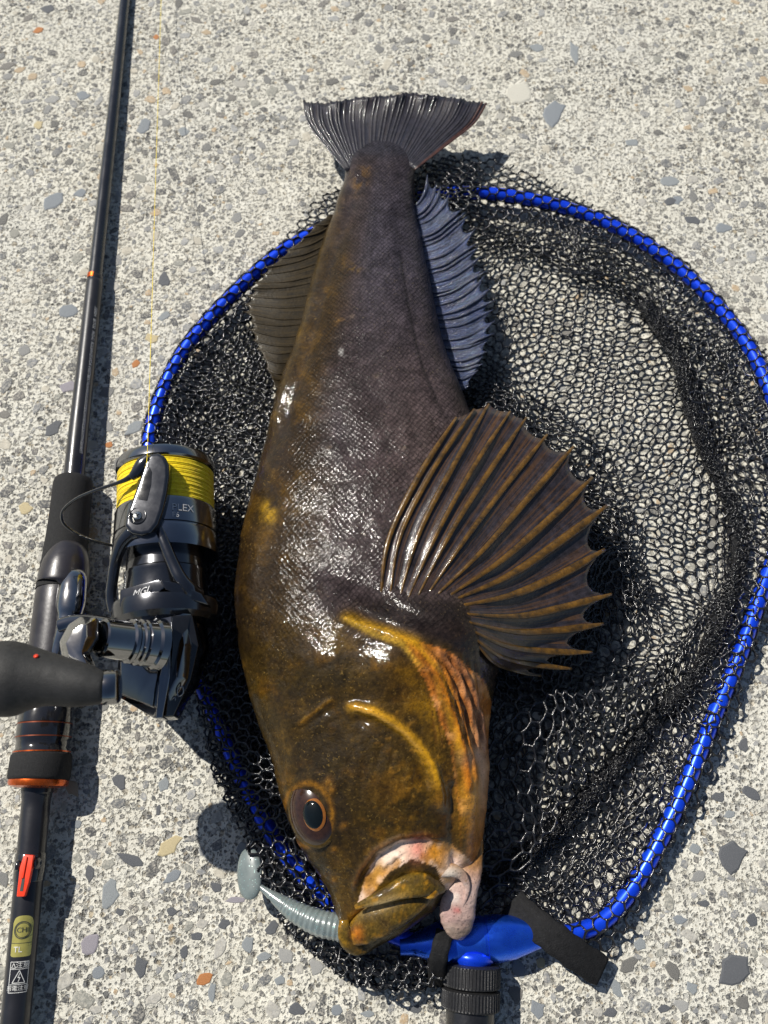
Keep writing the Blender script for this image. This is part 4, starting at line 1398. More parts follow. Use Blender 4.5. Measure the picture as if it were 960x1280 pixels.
for (bx_, by_), (tx, ty), (ox, oy), zt in zip(bases, tips, bows, ztip):
    tx, ty = tx + random.uniform(-4, 4), ty + random.uniform(-3, 3)
    ox, oy = ox + random.uniform(-4, 4), oy + random.uniform(-4, 4)
    zb = 7.2 if bx_ < 560 else 6.8 - (by_ - 740) * 0.03
    bx_, by_ = bx_ - 0.05 * (tx - bx_) + (4 if bx_ > 560 else 0) * 0, by_ - 0.05 * (ty - by_)
    rays.append([(bx_, by_, zb), (bx_ * 0.64 + tx * 0.36 + ox * 0.9, by_ * 0.64 + ty * 0.36 + oy * 0.9, zb * 0.55 + zt * 0.45 + 0.7), (bx_ * 0.3 + tx * 0.7 + ox * 0.7, by_ * 0.3 + ty * 0.7 + oy * 0.7 + random.uniform(-3, 3), zb * 0.25 + zt * 0.75 + 0.35), (tx, ty, zt)])
pec = fin('pectoral_fin', rays, pec_mem, pec_ray, fish, [0.0013, 0.0011, 0.0012, 0.0011, 0.0012, 0.0012, 0.0014, 0.0016, 0.0018, 0.0018, 0.0016, 0.0015, 0.0014, 0.0013, 0.0008],
          [0.995, 0.995, 0.99, 0.99, 0.985, 0.97, 0.95, 0.93, 0.90, 0.88, 0.86, 0.80, 0.74, 0.74], sag=0.0014, tip_w=0.45, base_w=0.4, ray_flat=0.42, ray_lift=0.0, above=0.0035, label='fanned pectoral fin with orange brown rays')
# anal fin: blue-grey, wet, rays swept toward the tail
an_mem = fin_mat('anal_membrane', lin(16, 22, 44), lin(40, 52, 88), 0.3, coat=1.0, sc=420, bs=1.3, streak=lin(70, 84, 124))
an_ray = fin_mat('anal_ray', lin(22, 27, 46), lin(48, 58, 88), 0.3, coat=0.8, sc=420, bs=1.0)
AB = catmull([(514, 262), (519, 300), (527, 345), (537, 390), (548, 430), (560, 466), (569, 486)], 8)
AT = catmull([(538, 222), (574, 254), (594, 296), (606, 336), (618, 378), (616, 424), (596, 466), (574, 489)], 8)
rays = []
NA = 28
for i in range(NA):
    f = min(1.0, max(0.0, i / (NA - 1) + 0.011 * math.sin(i * 1.9) + 0.008 * math.sin(i * 0.8)))
    b = AB[int(round(f * (len(AB) - 1)))]
    t = AT[int(round(f * (len(AT) - 1)))]
    rays.append([(b[0] - 4, b[1], 2.7 + 0.3 * f), ((b[0] * 0.6 + t[0] * 0.4), b[1] * 0.6 + t[1] * 0.4 + 7, 3.1), ((b[0] * 0.25 + t[0] * 0.75), b[1] * 0.25 + t[1] * 0.75 + 5, 3.25 + random.uniform(-0.3, 0.3)), (t[0] + random.uniform(-5, 3), t[1] + random.uniform(-4, 4), 3.4 + random.uniform(-0.2, 0.2))])
fin('anal_fin', rays, an_mem, an_ray, fish, 0.0008, 0.86, sag=0.0008, sub=4, nseg=20, ray_flat=0.45, ray_lift=0.0001, label='blue grey anal fin')
# dorsal fin: olive, folded out to the left
do_mem = fin_mat('dorsal_membrane', lin(28, 23, 13), lin(50, 41, 23), 0.5, coat=0.15, sc=260, streak=lin(62, 50, 26))
do_ray = fin_mat('dorsal_ray', lin(34, 28, 15), lin(58, 47, 26), 0.5, coat=0.15, sc=260)
DB = catmull([(424, 262), (404, 312), (388, 375), (372, 432), (354, 478)], 8)
DT = catmull([(412, 268), (356, 316), (322, 346), (306, 374), (312, 410), (326, 446), (342, 482)], 8)
rays = []
ND = 20
for i in range(ND):
    f = i / (ND - 1)
    b = DB[int(round(f * (len(DB) - 1)))]
    t = DT[int(round(f * (len(DT) - 1)))]
    rays.append([(b[0] + 3, b[1], 3.1), (b[0] * 0.55 + t[0] * 0.45, b[1] * 0.55 + t[1] * 0.45 + 4, 3.4), (t[0] + random.uniform(-3, 3), t[1] + random.uniform(-3, 3), 3.5 + random.uniform(-0.15, 0.15))])
fin('dorsal_fin', rays, do_mem, do_ray, fish, 0.0006, 0.93, ray_flat=0.4, ray_lift=0.0, sag=0.0002, sub=3, nseg=16, label='folded olive dorsal fin')
# tail fin
ta_mem = fin_mat('tail_membrane', lin(24, 24, 31), lin(42, 43, 56), 0.42, coat=0.5, sc=300, streak=lin(66, 56, 50))
ta_ray = fin_mat('tail_ray', lin(26, 24, 28), lin(48, 45, 52), 0.42, coat=0.5, sc=300)
TB = catmull([(434, 214), (446, 206), (476, 202), (506, 205), (518, 212)], 10)
TT = catmull([(380, 126), (410, 127), (440, 122), (480, 119), (512, 116), (548, 119), (580, 124), (608, 129)], 8)
rays = []
NTL = 37
for i in range(NTL):
    f = i / (NTL - 1)
    b = TB[int(round(f * (len(TB) - 1)))]
    t = TT[int(round(f * (len(TT) - 1)))]
    zt_ = 3.3 + 0.5 * math.sin(f * 3.1) + 0.12 * math.sin(f * 40)
    cv = (f - 0.5) * 2
    jit = random.uniform(-1.5, 1.5)
    rays.append([(b[0], b[1], 3.5), (b[0] * 0.62 + t[0] * 0.38 + cv * 9, b[1] * 0.62 + t[1] * 0.38 - 2 * abs(cv), 3.35), (b[0] * 0.3 + t[0] * 0.7 + cv * 11, b[1] * 0.3 + t[1] * 0.7, 3.3 + 0.1 * math.sin(f * 17)), (t[0], t[1] + jit, zt_)])
tailo = fin('tail_fin', rays, ta_mem, ta_ray, fish, 0.0007, 0.986, tip_w=0.9, ray_flat=0.3, ray_lift=-0.0001, sag=0.0001, sub=3, nseg=18, label='dark fan shaped tail fin')

red_edge = fin_mat('tail_edge_ray', lin(46, 30, 27), lin(78, 50, 42), 0.4, coat=0.4, sc=300)
for _c in list(tailo.children)[-2:]:
    _c.data.materials[0] = red_edge
# ------------------------------------------------------------------ soft lure in the mouth
def lure_mat():
    t = NT('soft_plastic_glitter')
    co = t.coord()
    vo = t.n('TexVoronoi', feature='F1'); vo.inputs['Scale'].default_value = 1500; t.l(co, vo.inputs['Vector'])
    sp = t.n('SeparateColor'); t.l(vo.outputs['Color'], sp.inputs[0])
    fl = t.math('MULTIPLY', t.math('GREATER_THAN', sp.outputs[0], 0.8), t.math('LESS_THAN', vo.outputs['Distance'], 0.35))
    c = t.mix(t.noise(200, 4, 0.6, co), lin(84, 96, 98), lin(140, 150, 148))
    c = t.mix(fl, c, t.ramp(sp.outputs[1], [(0.0, lin(200, 225, 220)), (0.5, lin(140, 200, 190)), (1.0, lin(230, 230, 220))]))
    t.set(Base_Color=c, Roughness=0.3, Metallic=t.math('MULTIPLY', fl, 0.8), Coat_Weight=0.6, Coat_Roughness=0.12, Subsurface_Weight=0.25, Subsurface_Radius=(0.6, 0.7, 0.7), Subsurface_Scale=0.003, Transmission_Weight=0.12)
    return t.m
lm = lure_mat()
lp = P(350, 1125, 0)
lure = thing('soft_lure', 'silver ribbed soft plastic lure with paddle tail held in the fish\'s mouth', 'lure', (lp[0], lp[1], 0))
cl = catmull([(448, 1168, 2.7, 15), (425, 1160, 2.6, 17), (400, 1154, 2.5, 17), (375, 1143, 2.3, 14.5), (356, 1131, 2.1, 11), (342, 1121, 2.0, 7.5), (330, 1112, 1.9, 4.5), (321, 1105, 1.8, 4)], 16)
pts = PV([(a[0], a[1], a[2] / 100) for a in cl])
rad = np.array([np.linalg.norm(P(a[0] + a[3], a[1], a[2] / 100) - P(a[0], a[1], a[2] / 100)) for a in cl])
s_ = np.arange(len(cl))
rib = np.where(cl[:, 0] > 352, 0.10 * (np.abs(np.sin(s_ * 0.75)) - 0.4), 0)
rad = rad * (1 + rib) * 0.9
mesh('lure_body', tube(pts, rad, 24, flat=0.92), lm, lure)
lc = P(312, 1092, 0.017)
LV, LF = [], []
ax1, ax2 = unit(np.array([0.10, -1.0, 0.1])), unit(np.array([1.0, 0.12, 0.35]))
ax3 = np.cross(ax1, ax2)
for i in range(13):
    ph = math.pi * i / 12
    for k in range(28):
        a = 2 * math.pi * k / 28
        wid = 0.0064 * math.sin(ph) ** 0.8
        LV.append(lc + ax1 * (-0.0112 * math.cos(ph)) + ax2 * wid * math.cos(a) + ax3 * 0.0022 * math.sin(ph) ** 0.6 * math.sin(a))
for i in range(12):
    for k in range(28):
        l = (k + 1) % 28
        LF.append((i * 28 + k, i * 28 + l, (i + 1) * 28 + l, (i + 1) * 28 + k))
mesh('paddle_tail', (np.array(LV), LF), lm, lure)
# ------------------------------------------------------------------ fishing rod
def rpx(px, py, z, r):
    return np.linalg.norm(P(px + r, py, z) - P(px, py, z))
ROD_Z = [(-420, 0.0022), (-60, 0.0036), (0, 0.0040), (350, 0.0076), (600, 0.0108), (780, 0.0128), (980, 0.0128), (1280, 0.0096), (1340, 0.0090), (1520, 0.0085)]
ROD_X = [(-420, 199.2), (-60, 162.3), (0, 156), (150, 140.6), (300, 124), (357, 118), (450, 108), (550, 97), (600, 92), (690, 82), (780, 72.5), (890, 58), (960, 50.5), (993, 46), (1080, 38), (1180, 28.5), (1280, 19), (1340, 13.2), (1520, -4.2)]
def rod_at(y):
    a, b = np.array(ROD_Z), np.array(ROD_X)
    # a straight rod: fit through the traced points
    z = np.interp(y, a[:, 0], a[:, 1])
    x = np.interp(y, b[:, 0], b[:, 1])
    return x, y, z
def rod_part(name, rows, mat, parent, n=32, sub=1, smooth_ang=35):
    """rows: py, radius px"""
    pts, rad = [], []
    for y, r in rows:
        x, y, z = rod_at(y)
        pts.append(P(x, y, z)); rad.append(rpx(x, y, z, r))
    o = mesh(name, tube(np.array(pts), np.array(rad), n), mat, parent)
    sharpen(o, smooth_ang)
    return o
blank_m = simple('rod_blank', (0.014, 0.015, 0.019), 0.26, 0.2, 0.2, 120, 0.04, 0.8)
blank_m2 = simple('rod_lower_blank', (0.018, 0.018, 0.022), 0.34, 0.15, 0.2, 120, 0.05, 0.4)
foam_m = simple('foam_grip', (0.017, 0.017, 0.018), 0.8, 0.0, 0.35, 1400, 0.7, 0.0, 0.3, 2600)
seat_m = simple('reel_seat', (0.022, 0.020, 0.025), 0.36, 0.1, 0.2, 200, 0.08, 0.25)
glossb = simple('gloss_black', (0.012, 0.012, 0.014), 0.14, 0.0, 0.2, 200, 0.02, 1.0)
orange_m = simple('orange_anodised', lin(206, 92, 30), 0.28, 0.8, 0.2, 400, 0.05, 0.3)
copper_m = simple('copper_line', lin(120, 58, 34), 0.35, 0.5, 0.2, 400)
chrome_m = simple('smoked_chrome', (0.34, 0.34, 0.34), 0.1, 1.0, 0.15, 150, 0.02)
rp = rod_at(900)
rl = P(rp[0], rp[1], 0)
rod = thing('fishing_rod', 'black fishing rod with foam grip and copper rings lying on concrete', 'fishing rod', (rl[0], rl[1], 0))
up = rod_part('upper_blank', [(y, 6.1 + 2.7 * y / 348) for y in range(-420, 0, 30)] + [(y, 6.1 + 2.7 * y / 348) for y in range(0, 349, 12)], blank_m, rod)
# wound thread rings on the tip section
rod_part('joint_band', [(346, 9.4), (348, 9.8), (352, 9.8), (353, 9.2)], blank_m2, up)
JB = True
lo = rod_part('lower_blank', [(351, 9.2), (353, 10.2), (356, 10.3)] + [(y, 10.3 + 2.2 * (y - 357) / 243) for y in range(370, 606, 12)], blank_m2, rod)
fg = rod_part('fore_grip', [(596, 13), (598, 19), (601, 22.5), (606, 23.8), (625, 24), (650, 24.4), (672, 25.4), (700, 27.4), (720, 29.4), (738, 30.8)], foam_m, rod, 40, smooth_ang=60)
rod_part('reel_seat', [(728, 26), (736, 29.5), (745, 30.6), (770, 31), (800, 31), (830, 31.5), (860, 32), (880, 32), (882, 31)], seat_m, rod, 40, smooth_ang=60)
wind = rod_part('butt_winding', [(880, 30.6), (884, 32.2), (904, 32.6), (905, 31.6), (906, 32.8), (924, 33.2), (927, 31.6), (936, 31.8), (939, 33.8), (942, 34)], glossb, rod, 48)
for y, r in ((905.5, 32.9), (922, 33.4), (940.5, 34.4)):
    rod_part('wind_ring', [(y - 1, r - 0.8), (y - 0.7, r), (y + 0.7, r), (y + 1, r - 0.8)], copper_m if y < 930 else orange_m, wind, 48)
rod_part('rear_grip', [(941, 30), (942, 34.6), (945, 36.2), (958, 37), (970, 37.2), (974, 36.6), (975.5, 33)], foam_m, rod, 48, smooth_ang=60)
rod_part('end_ring', [(974, 30), (975, 35.6), (979, 36), (982, 34.6), (984, 29), (985, 22)], orange_m, rod, 48)
bt = rod_part('butt', [(980, 19.5), (990, 19.4), (992, 18.2), (996, 18.2), (998, 17.2)] + [(y, 17.2 + 0.8 * (y - 998) / 280) for y in range(1010, 1521, 15)], blank_m2, rod, 40)
# shaped recess cover of the reel seat: the smooth hood over the reel foot
def on_rod(y, th, lift):
    """point on the rod's skin: th from straight up, clockwise toward +x"""
    x, yy, z = rod_at(y)
    r = {True: 17.7}[True] if y > 985 else 31
    c = P(x, yy, z)
    rr_ = rpx(x, yy, z, 17.2 + 0.8 * (y - 998) / 280 if y > 985 else 10.3 + 2.2 * (y - 357) / 243) + lift
    c2 = P(*[k for k in rod_at(y + 4)])
    t = unit(c2 - c)
    s = unit(np.cross(np.array([0, 0, 1.0]), t))
    s = s if s[0] > 0 else -s
    u = np.cross(t, s); u = u if u[2] > 0 else -u
    return c + rr_ * (math.sin(th) * s + math.cos(th) * u)
def rod_patch(name, y0, y1, t0, t1, lift, mat, parent, arch=0.0, nt=14, ns=20):
    V, Fc = [], []
    for i in range(ns + 1):
        for k in range(nt + 1):
            w = k / nt
            e = abs(w - 0.5) * 2
            a = (1 - math.sqrt(max(0, 1 - e ** 2.4))) if arch else 0
            y = y0 + arch * a + (y1 - y0 - arch * a - 0.22 * arch * (a ** 2)) * i / ns
            V.append(on_rod(y, t0 + (t1 - t0) * w, lift))
    for i in range(ns):
        for k in range(nt):
            a = i * (nt + 1) + k
            Fc.append((a, a + 1, a + nt + 2, a + nt + 1))
    return mesh(name, (np.array(V), Fc), mat, parent)
def text_mesh(s, size):
    cu = bpy.data.curves.new('t', 'FONT')
    cu.body = s; cu.size = size; cu.align_x = 'CENTER'; cu.align_y = 'CENTER'; cu.resolution_u = 3
    ob = bpy.data.objects.new('t', cu)
    COL.objects.link(ob)
    bpy.context.view_layer.update()
    me = ob.evaluated_get(bpy.context.evaluated_depsgraph_get()).to_mesh()
    v = np.array([tuple(x.co) for x in me.vertices]).reshape(-1, 3)
    f = [tuple(p.vertices) for p in me.polygons]
    ob.to_mesh_clear()
    bpy.data.objects.remove(ob)
    return v, f
def text_on(name, s, size, fn, mat, parent):
    v, f = text_mesh(s, size)
    if len(v) == 0:
        return None
    return mesh(name, (np.array([fn(a[0], a[1]) for a in v]), f), mat, parent, smooth=False)
rod_patch('joint_mark', 345.5, 351, -0.75, 0.1, 0.0002, orange_m, lo, nt=6, ns=4)
gold_m = simple('gold_label', lin(176, 168, 92), 0.3, 0.35, 0.15, 300, 0.03, 0.5)
ink_m = simple('label_ink', (0.03, 0.035, 0.03), 0.5, 0, 0.2, 400)
white_m = simple('white_print', (0.62, 0.62, 0.60), 0.5, 0, 0.2, 400)
lab = rod_patch('label_plate', 1142, 1193, -0.42, 0.98, 0.00012, gold_m, bt, arch=9)
DY = 0.0 
def lfn(cx_th, cy, k=0.052):
    return lambda u, v: on_rod(cy - v, cx_th + u * k, 0.0003)
text_on('label_text', 'CHI', 9, lfn(0.28, 1160), ink_m, lab)
text_on('label_text', 'TL', 10, lfn(0.08, 1184), white_m, lab)
def ring_on(cx_th, cy, r, w, mat, parent, k=0.052):
    V, Fc = [], []
    n = 40
    for i in range(n):
        a = 2 * math.pi * i / n
        for q in (r - w, r + w):
            V.append(on_rod(cy - q * math.sin(a), cx_th + q * math.cos(a) * k, 0.00028))
    for i in range(n):
        j = (i + 1) % n
        Fc.append((2 * i, 2 * i + 1, 2 * j + 1, 2 * j))
    return mesh('emblem_ring', (np.array(V), Fc), mat, parent, smooth=False)
ring_on(0.28, 1160, 10.5, 0.6, ink_m, lab)
ring_on(0.28, 1160, 8.9, 0.35, ink_m, lab)
def strip_on(path, w, mat, parent, name='print_line'):
    """path in (theta, y) on the rod"""
    V, Fc = [], []
    P2 = []
    for (a, b) in zip(path[:-1], path[1:]):
        for i in range(6):
            t = i / 5
            P2.append(((a[0] * (1 - t) + b[0] * t), (a[1] * (1 - t) + b[1] * t)))
    q = np.array([[p[0] / 0.052, -p[1]] for p in P2])
    for a, b in zip(range(0, len(q) - 1), range(1, len(q))):
        d = q[b] - q[a]
        L = math.hypot(*d)
        if L < 1e-6:
            continue
        d /= L
        nn = np.array([-d[1], d[0]]) * w
        i = len(V)
        for pt in (q[a] + nn, q[a] - nn, q[b] - nn, q[b] + nn):
            V.append(on_rod(-pt[1], pt[0] * 0.052, 0.00025))
        Fc.append((i, i + 1, i + 2, i + 3))
    return mesh(name, (np.array(V), Fc), mat, parent, smooth=False)
strip_on([(-0.45, 1176), (0.98, 1176)], 0.35, ink_m, lab)
wb = strip_on([(-0.30, 1199), (0.90, 1199), (0.90, 1237), (-0.30, 1237), (-0.30, 1199)], 0.4, white_m, bt, 'warning_frame')
strip_on([(-0.30, 1208), (0.90, 1208)], 0.3, white_m, wb)
strip_on([(-0.30, 1227), (0.90, 1227)], 0.3, white_m, wb)
strip_on([(0.32, 1209.5), (0.72, 1225), (-0.08, 1225), (0.32, 1209.5)], 0.45, white_m, wb)
strip_on([(0.36, 1213), (0.26, 1218.5), (0.40, 1218), (0.30, 1223.5)], 0.4, white_m, wb)
strip_on([(-0.08, 1200.5), (0.06, 1206.5), (-0.22, 1206.5), (-0.08, 1200.5)], 0.4, white_m, wb)
text_on('warning_text', '注意', 8.5, lfn(0.50, 1203.5), white_m, wb)
text_on('warning_text', '感電注意', 7.0, lfn(0.30, 1232), white_m, wb)
# tiny lettering along the lower blank (too small to read)
gl = 'ABEHILNORSTUX'
def blank_fn(cy):
    return lambda u, v: on_rod(cy - u, 0.80 + v * 0.11, 0.00012)
random.seed(3)
for y in range(394, 470, 15):
    text_on('blank_text', ''.join(random.choice(gl) for _ in range(5)), 4.2, blank_fn(y), white_m, lo)
for y in range(480, 566, 14):
    text_on('blank_text', ''.join(random.choice(gl) for _ in range(6)), 3.9, blank_fn(y), white_m, lo)
# folding hook keeper
hk_m = simple('orange_plastic', lin(232, 58, 20), 0.4, 0, 0.12, 300, 0.05, 0.3)
xx, yy, zz = rod_at(1093)
zt = 0.0215
hk = prism('hook_keeper', [(30, 1068), (42, 1069), (39.5, 1086), (36, 1103), (30.5, 1121), (20.5, 1121), (24.5, 1084)], zt, 0.0024, hk_m, rod, 0.0005)
prism('keeper_slot', [(27.5, 1098), (31, 1097), (28.5, 1114), (24.6, 1114)], zt + 0.00015, 0.001, ink_m, hk, 0)
prism('keeper_spine', [(31, 1071), (34, 1071), (29, 1098), (25.5, 1098)], zt + 0.0007, 0.0014, hk_m, hk, 0.0003)
for dx in (-10, 13):
    c = P(33 + dx, 1082 - (3 if dx > 0 else 0), 0.0175)
    mesh('pivot_disc', lathe([(-0.0012, 0.0022), (-0.001, 0.0026), (0.001, 0.0026), (0.0012, 0.0021), (0.0016, 0.0012), (0.0017, 0.0)], c, (1 if dx > 0 else -1, 0.05, 0.25), 24), glossb, hk)
rod_part('keeper_band', [(1066, 18.4), (1067, 19), (1100, 19), (1101, 18.4)], glossb, hk, 32)

# ------------------------------------------------------------------ spinning reel
def dark_metal(name, col, rough, metal=0.9):
    t = NT(name)
    co = t.coord()
    c = t.mix(t.noise(90, 4, 0.6, co), tuple(x * 0.8 for x in col), tuple(x * 1.2 for x in col))
    c = t.mix(t.ramp(t.noise(1300, 5, 0.8, co), [(0.64, (0,) * 3), (0.74, (0.12,) * 3)]), c, (0.4, 0.4, 0.4))
    t.set(Base_Color=c, Metallic=metal, Roughness=t.ramp(t.noise(260, 4, 0.65, co), [(0.3, (rough * 0.85,) * 3), (0.75, (rough * 1.2,) * 3)]), Coat_Weight=0.25, Coat_Roughness=0.06)
    return t.m
rm_body = dark_metal('reel_body', (0.17, 0.173, 0.185), 0.10, 1.0)
rm_rotor = dark_metal('reel_rotor', (0.10, 0.102, 0.11), 0.18, 0.95)
rm_spool = dark_metal('reel_spool', (0.25, 0.255, 0.27), 0.15, 1.0)
rm_shaft = dark_metal('reel_shaft', (0.24, 0.24, 0.245), 0.06, 1.0)
rm_black = simple('reel_black', (0.010, 0.010, 0.011), 0.2, 0, 0.2, 300, 0.02, 0.8)
screw_m = dark_metal('screw_steel', (0.5, 0.5, 0.48), 0.25, 1.0)
b0 = P(200, 800, 0)
reel = thing('spinning_reel', 'black spinning reel with yellow braid, clamped to the rod, knob toward the left', 'fishing reel', (b0[0], b0[1], 0))
ZA = 0.046
def axp(py):
    return P(207.5, py, ZA)
RA = unit(axp(580) - axp(740))
def ad(py):
    return float((axp(py) - axp(650)) @ RA)
RO = axp(650)
MM = 0.001
spool = mesh('spool', lathe([(ad(700), 20 * MM), (ad(698), 25.2 * MM), (ad(694), 25.6 * MM), (ad(676), 25.4 * MM), (ad(673), 25.0 * MM), (ad(672.3), 24.2 * MM), (ad(671), 24.2 * MM), (ad(670.3), 25.0 * MM), (ad(645), 24.6 * MM), (ad(641), 24.0 * MM), (ad(640), 22 * MM), (ad(594), 22 * MM),
                             (ad(592), 23.6 * MM), (ad(590), 24.6 * MM), (ad(583), 24.4 * MM), (ad(579), 23.4 * MM), (ad(578), 21.5 * MM), (ad(582), 19 * MM), (ad(583), 8 * MM), (ad(576), 7 * MM), (ad(574), 3 * MM), (ad(574), 0)], RO, RA, 96), rm_spool, reel)
sharpen(spool, 30)
def line_mat():
    t = NT('yellow_braid')
    co = t.coord()
    t.set(Base_Color=t.ramp(t.noise(700, 4, 0.65, co), [(0.25, lin(206, 168, 0)), (0.5, lin(244, 214, 0)), (0.75, lin(252, 232, 24))]), Roughness=0.55, Sheen_Weight=0.15, Normal=t.bump(t.noise(2600, 3, 0.6, co), 0.4, 0.0004))
    return t.m
linem = line_mat()
# wound line: one spiral, slightly uneven
turns, nper = 30, 72
N = turns * nper
tt = np.linspace(0, 1, N)
aa = tt * turns * 2 * np.pi
rr_ = (23.25 + 0.18 * np.sin(tt * 60) + 0.12 * np.sin(tt * 223 + 1)) * MM
S_ = unit(np.cross(RA, np.array([0, 0, 1.0]))); U_ = np.cross(S_, RA)
posn = ad(640) + (ad(594) - ad(640)) * tt
lpts = RO + posn[:, None] * RA + rr_[:, None] * (np.cos(aa)[:, None] * S_ + np.sin(aa)[:, None] * U_)
wl = mesh('wound_line', join(lathe([(ad(640), 22.7 * MM), (ad(594), 22.7 * MM)], RO, RA, 72), tube(lpts, 0.42 * MM, 6, up=RA)), linem, reel)
# print on the spool skirt
def skirt(u, v, cy=658.0, r=25.15):
    th = math.radians(58) - u / r
    return RO + RA * (ad(cy) + v * MM) + r * MM * (math.cos(th) * (S_ if S_[0] > 0 else -S_) + math.sin(th) * (U_ if U_[2] > 0 else -U_))
silver_print = simple('silver_print', (0.5, 0.5, 0.5), 0.35, 0.3, 0.1, 300)
text_on('spool_text', 'PLEX', 5.0, lambda u, v: skirt(u, v, 656), silver_print, spool)
text_on('spool_text', 'F6', 3.6, lambda u, v: skirt(u - 3.6, v, 665), silver_print, spool)

# rotor: hub drum, base cup, two struts and the bail
rotor = mesh('rotor', lathe([(ad(785), 17 * MM), (ad(782), 22.5 * MM), (ad(776), 24.6 * MM), (ad(764), 25.4 * MM), (ad(757), 25.0 * MM), (ad(754), 22.6 * MM), (ad(752), 20.2 * MM), (ad(724), 19.6 * MM), (ad(722), 19.9 * MM), (ad(718), 19.9 * MM), (ad(716), 19 * MM), (ad(695), 18.6 * MM)], RO, RA, 80), rm_rotor, reel)
sharpen(rotor, 25)
ZT = 0.0735
def bar(name, cl, mat, parent, flat=0.6, n=14, sub=10):
    """cl rows: px, py, z cm, half width px"""
    a = catmull(cl, sub)
    pts = PV([(p[0], p[1], p[2] / 100) for p in a])
    rad = np.array([rpx(p[0], p[1], p[2] / 100, p[3]) for p in a])
    return mesh(name, tube(pts, rad, n, flat=flat), mat, parent)
bar('rotor_arm', [(166, 664, 7.0, 11), (153, 678, 6.7, 9), (145, 700, 6.2, 7.5), (141, 724, 5.8, 7), (139, 745, 5.5, 7), (143, 764, 5.3, 8)], rm_rotor, rotor, 0.8)
bar('rotor_arm', [(198, 661, 7.0, 7), (206, 680, 7.0, 7), (216, 704, 6.9, 7.5), (226, 724, 6.8, 8.5), (238, 738, 6.5, 10), (251, 744, 6.0, 8)], rm_rotor, rotor, 0.7)
bar('rotor_arm', [(160, 668, 6.9, 9), (178, 662, 7.15, 10), (196, 660, 7.0, 9)], rm_rotor, rotor, 0.6)
plate = prism('rotor_plate', [(150, 737, 0.0660), (174, 730, 0.0690), (199, 724, 0.0705), (206, 733, 0.0705), (196, 744, 0.0695), (172, 751, 0.0680), (149, 759, 0.0655)], 0.07, 0.006, rm_rotor, rotor, 0.0007)
prism('rotor_lip', [(199, 724, 0.0707), (222, 729, 0.0705), (252, 742, 0.066), (262, 757, 0.0600), (246, 752, 0.0640), (222, 744, 0.069), (206, 736, 0.0705)], 0.07, 0.006, rm_rotor, rotor, 0.0007)
mp0 = P(178, 740, 0.0695); me1 = unit(P(200, 734, 0.0712) - P(156, 747, 0.0668)); me2 = unit(np.array([0.10, 1.0, 0.12]))
text_on('rotor_text', 'MGL', 4.6, lambda u, v: mp0 + me1 * (u + 0.25 * v) * MM + me2 * v * MM + np.array([0, 0, 0.0007]), silver_print, plate)
# bail arm
barm = prism('bail_arm', [(181, 575), (188, 567), (198, 565), (206, 570), (210.5, 580), (211, 594), (208, 616), (203, 638), (197, 655), (188, 666), (176, 669), (163, 666), (155, 657), (157, 645), (164, 626), (172, 604), (178, 586)], 0.0765, 0.0075, rm_rotor, reel, 0.0022, 4)
prism('arm_recess', [(187, 583), (190, 590), (189, 606), (184, 626), (172.5, 624), (176.5, 604)], 0.0767, 0.002, rm_black, barm, 0.0003)
pc = P(172, 645, 0.0762)
mesh('arm_recess', lathe([(0, 4.2 * MM), (0.6 * MM, 4.2 * MM), (0.7 * MM, 3.7 * MM), (0.3 * MM, 3.4 * MM), (0.3 * MM, 0)], pc, (0.05, 0.1, 1), 32), rm_black, barm)
scw = mesh('screw', lathe([(0, 2.1 * MM), (0.7 * MM, 2.1 * MM), (1.0 * MM, 1.7 * MM), (1.05 * MM, 0)], pc, (0.05, 0.1, 1), 28), screw_m, barm)
for a in (0.6, 2.17):
    d = np.array([math.cos(a), math.sin(a), 0])
    mesh('screw_slot', tube(np.array([pc - d * 1.2 * MM + [0, 0, 1.02 * MM], pc + d * 1.2 * MM + [0, 0, 1.02 * MM]]), 0.28 * MM, 6), rm_black, scw)
bar('line_roller', [(186, 572, 7.5, 7), (178, 580, 7.45, 8.5), (171, 590, 7.35, 7.5), (164, 597, 7.25, 5)], rm_rotor, barm, 0.85)
bar('bail_wire', [(172, 589, 7.35, 5), (160, 598, 7.2, 3.6), (146, 604, 7.0, 2.4), (122, 612, 6.6, 2.1), (98, 622, 6.0, 2.0), (82, 634, 5.4, 1.9), (77, 645, 5.0, 1.9), (82, 657, 4.6, 1.9), (100, 669, 4.0, 1.9), (124, 678, 3.4, 1.9), (150, 684, 2.8, 1.9), (176, 690, 2.3, 1.9)], rm_black, reel, 1.0)

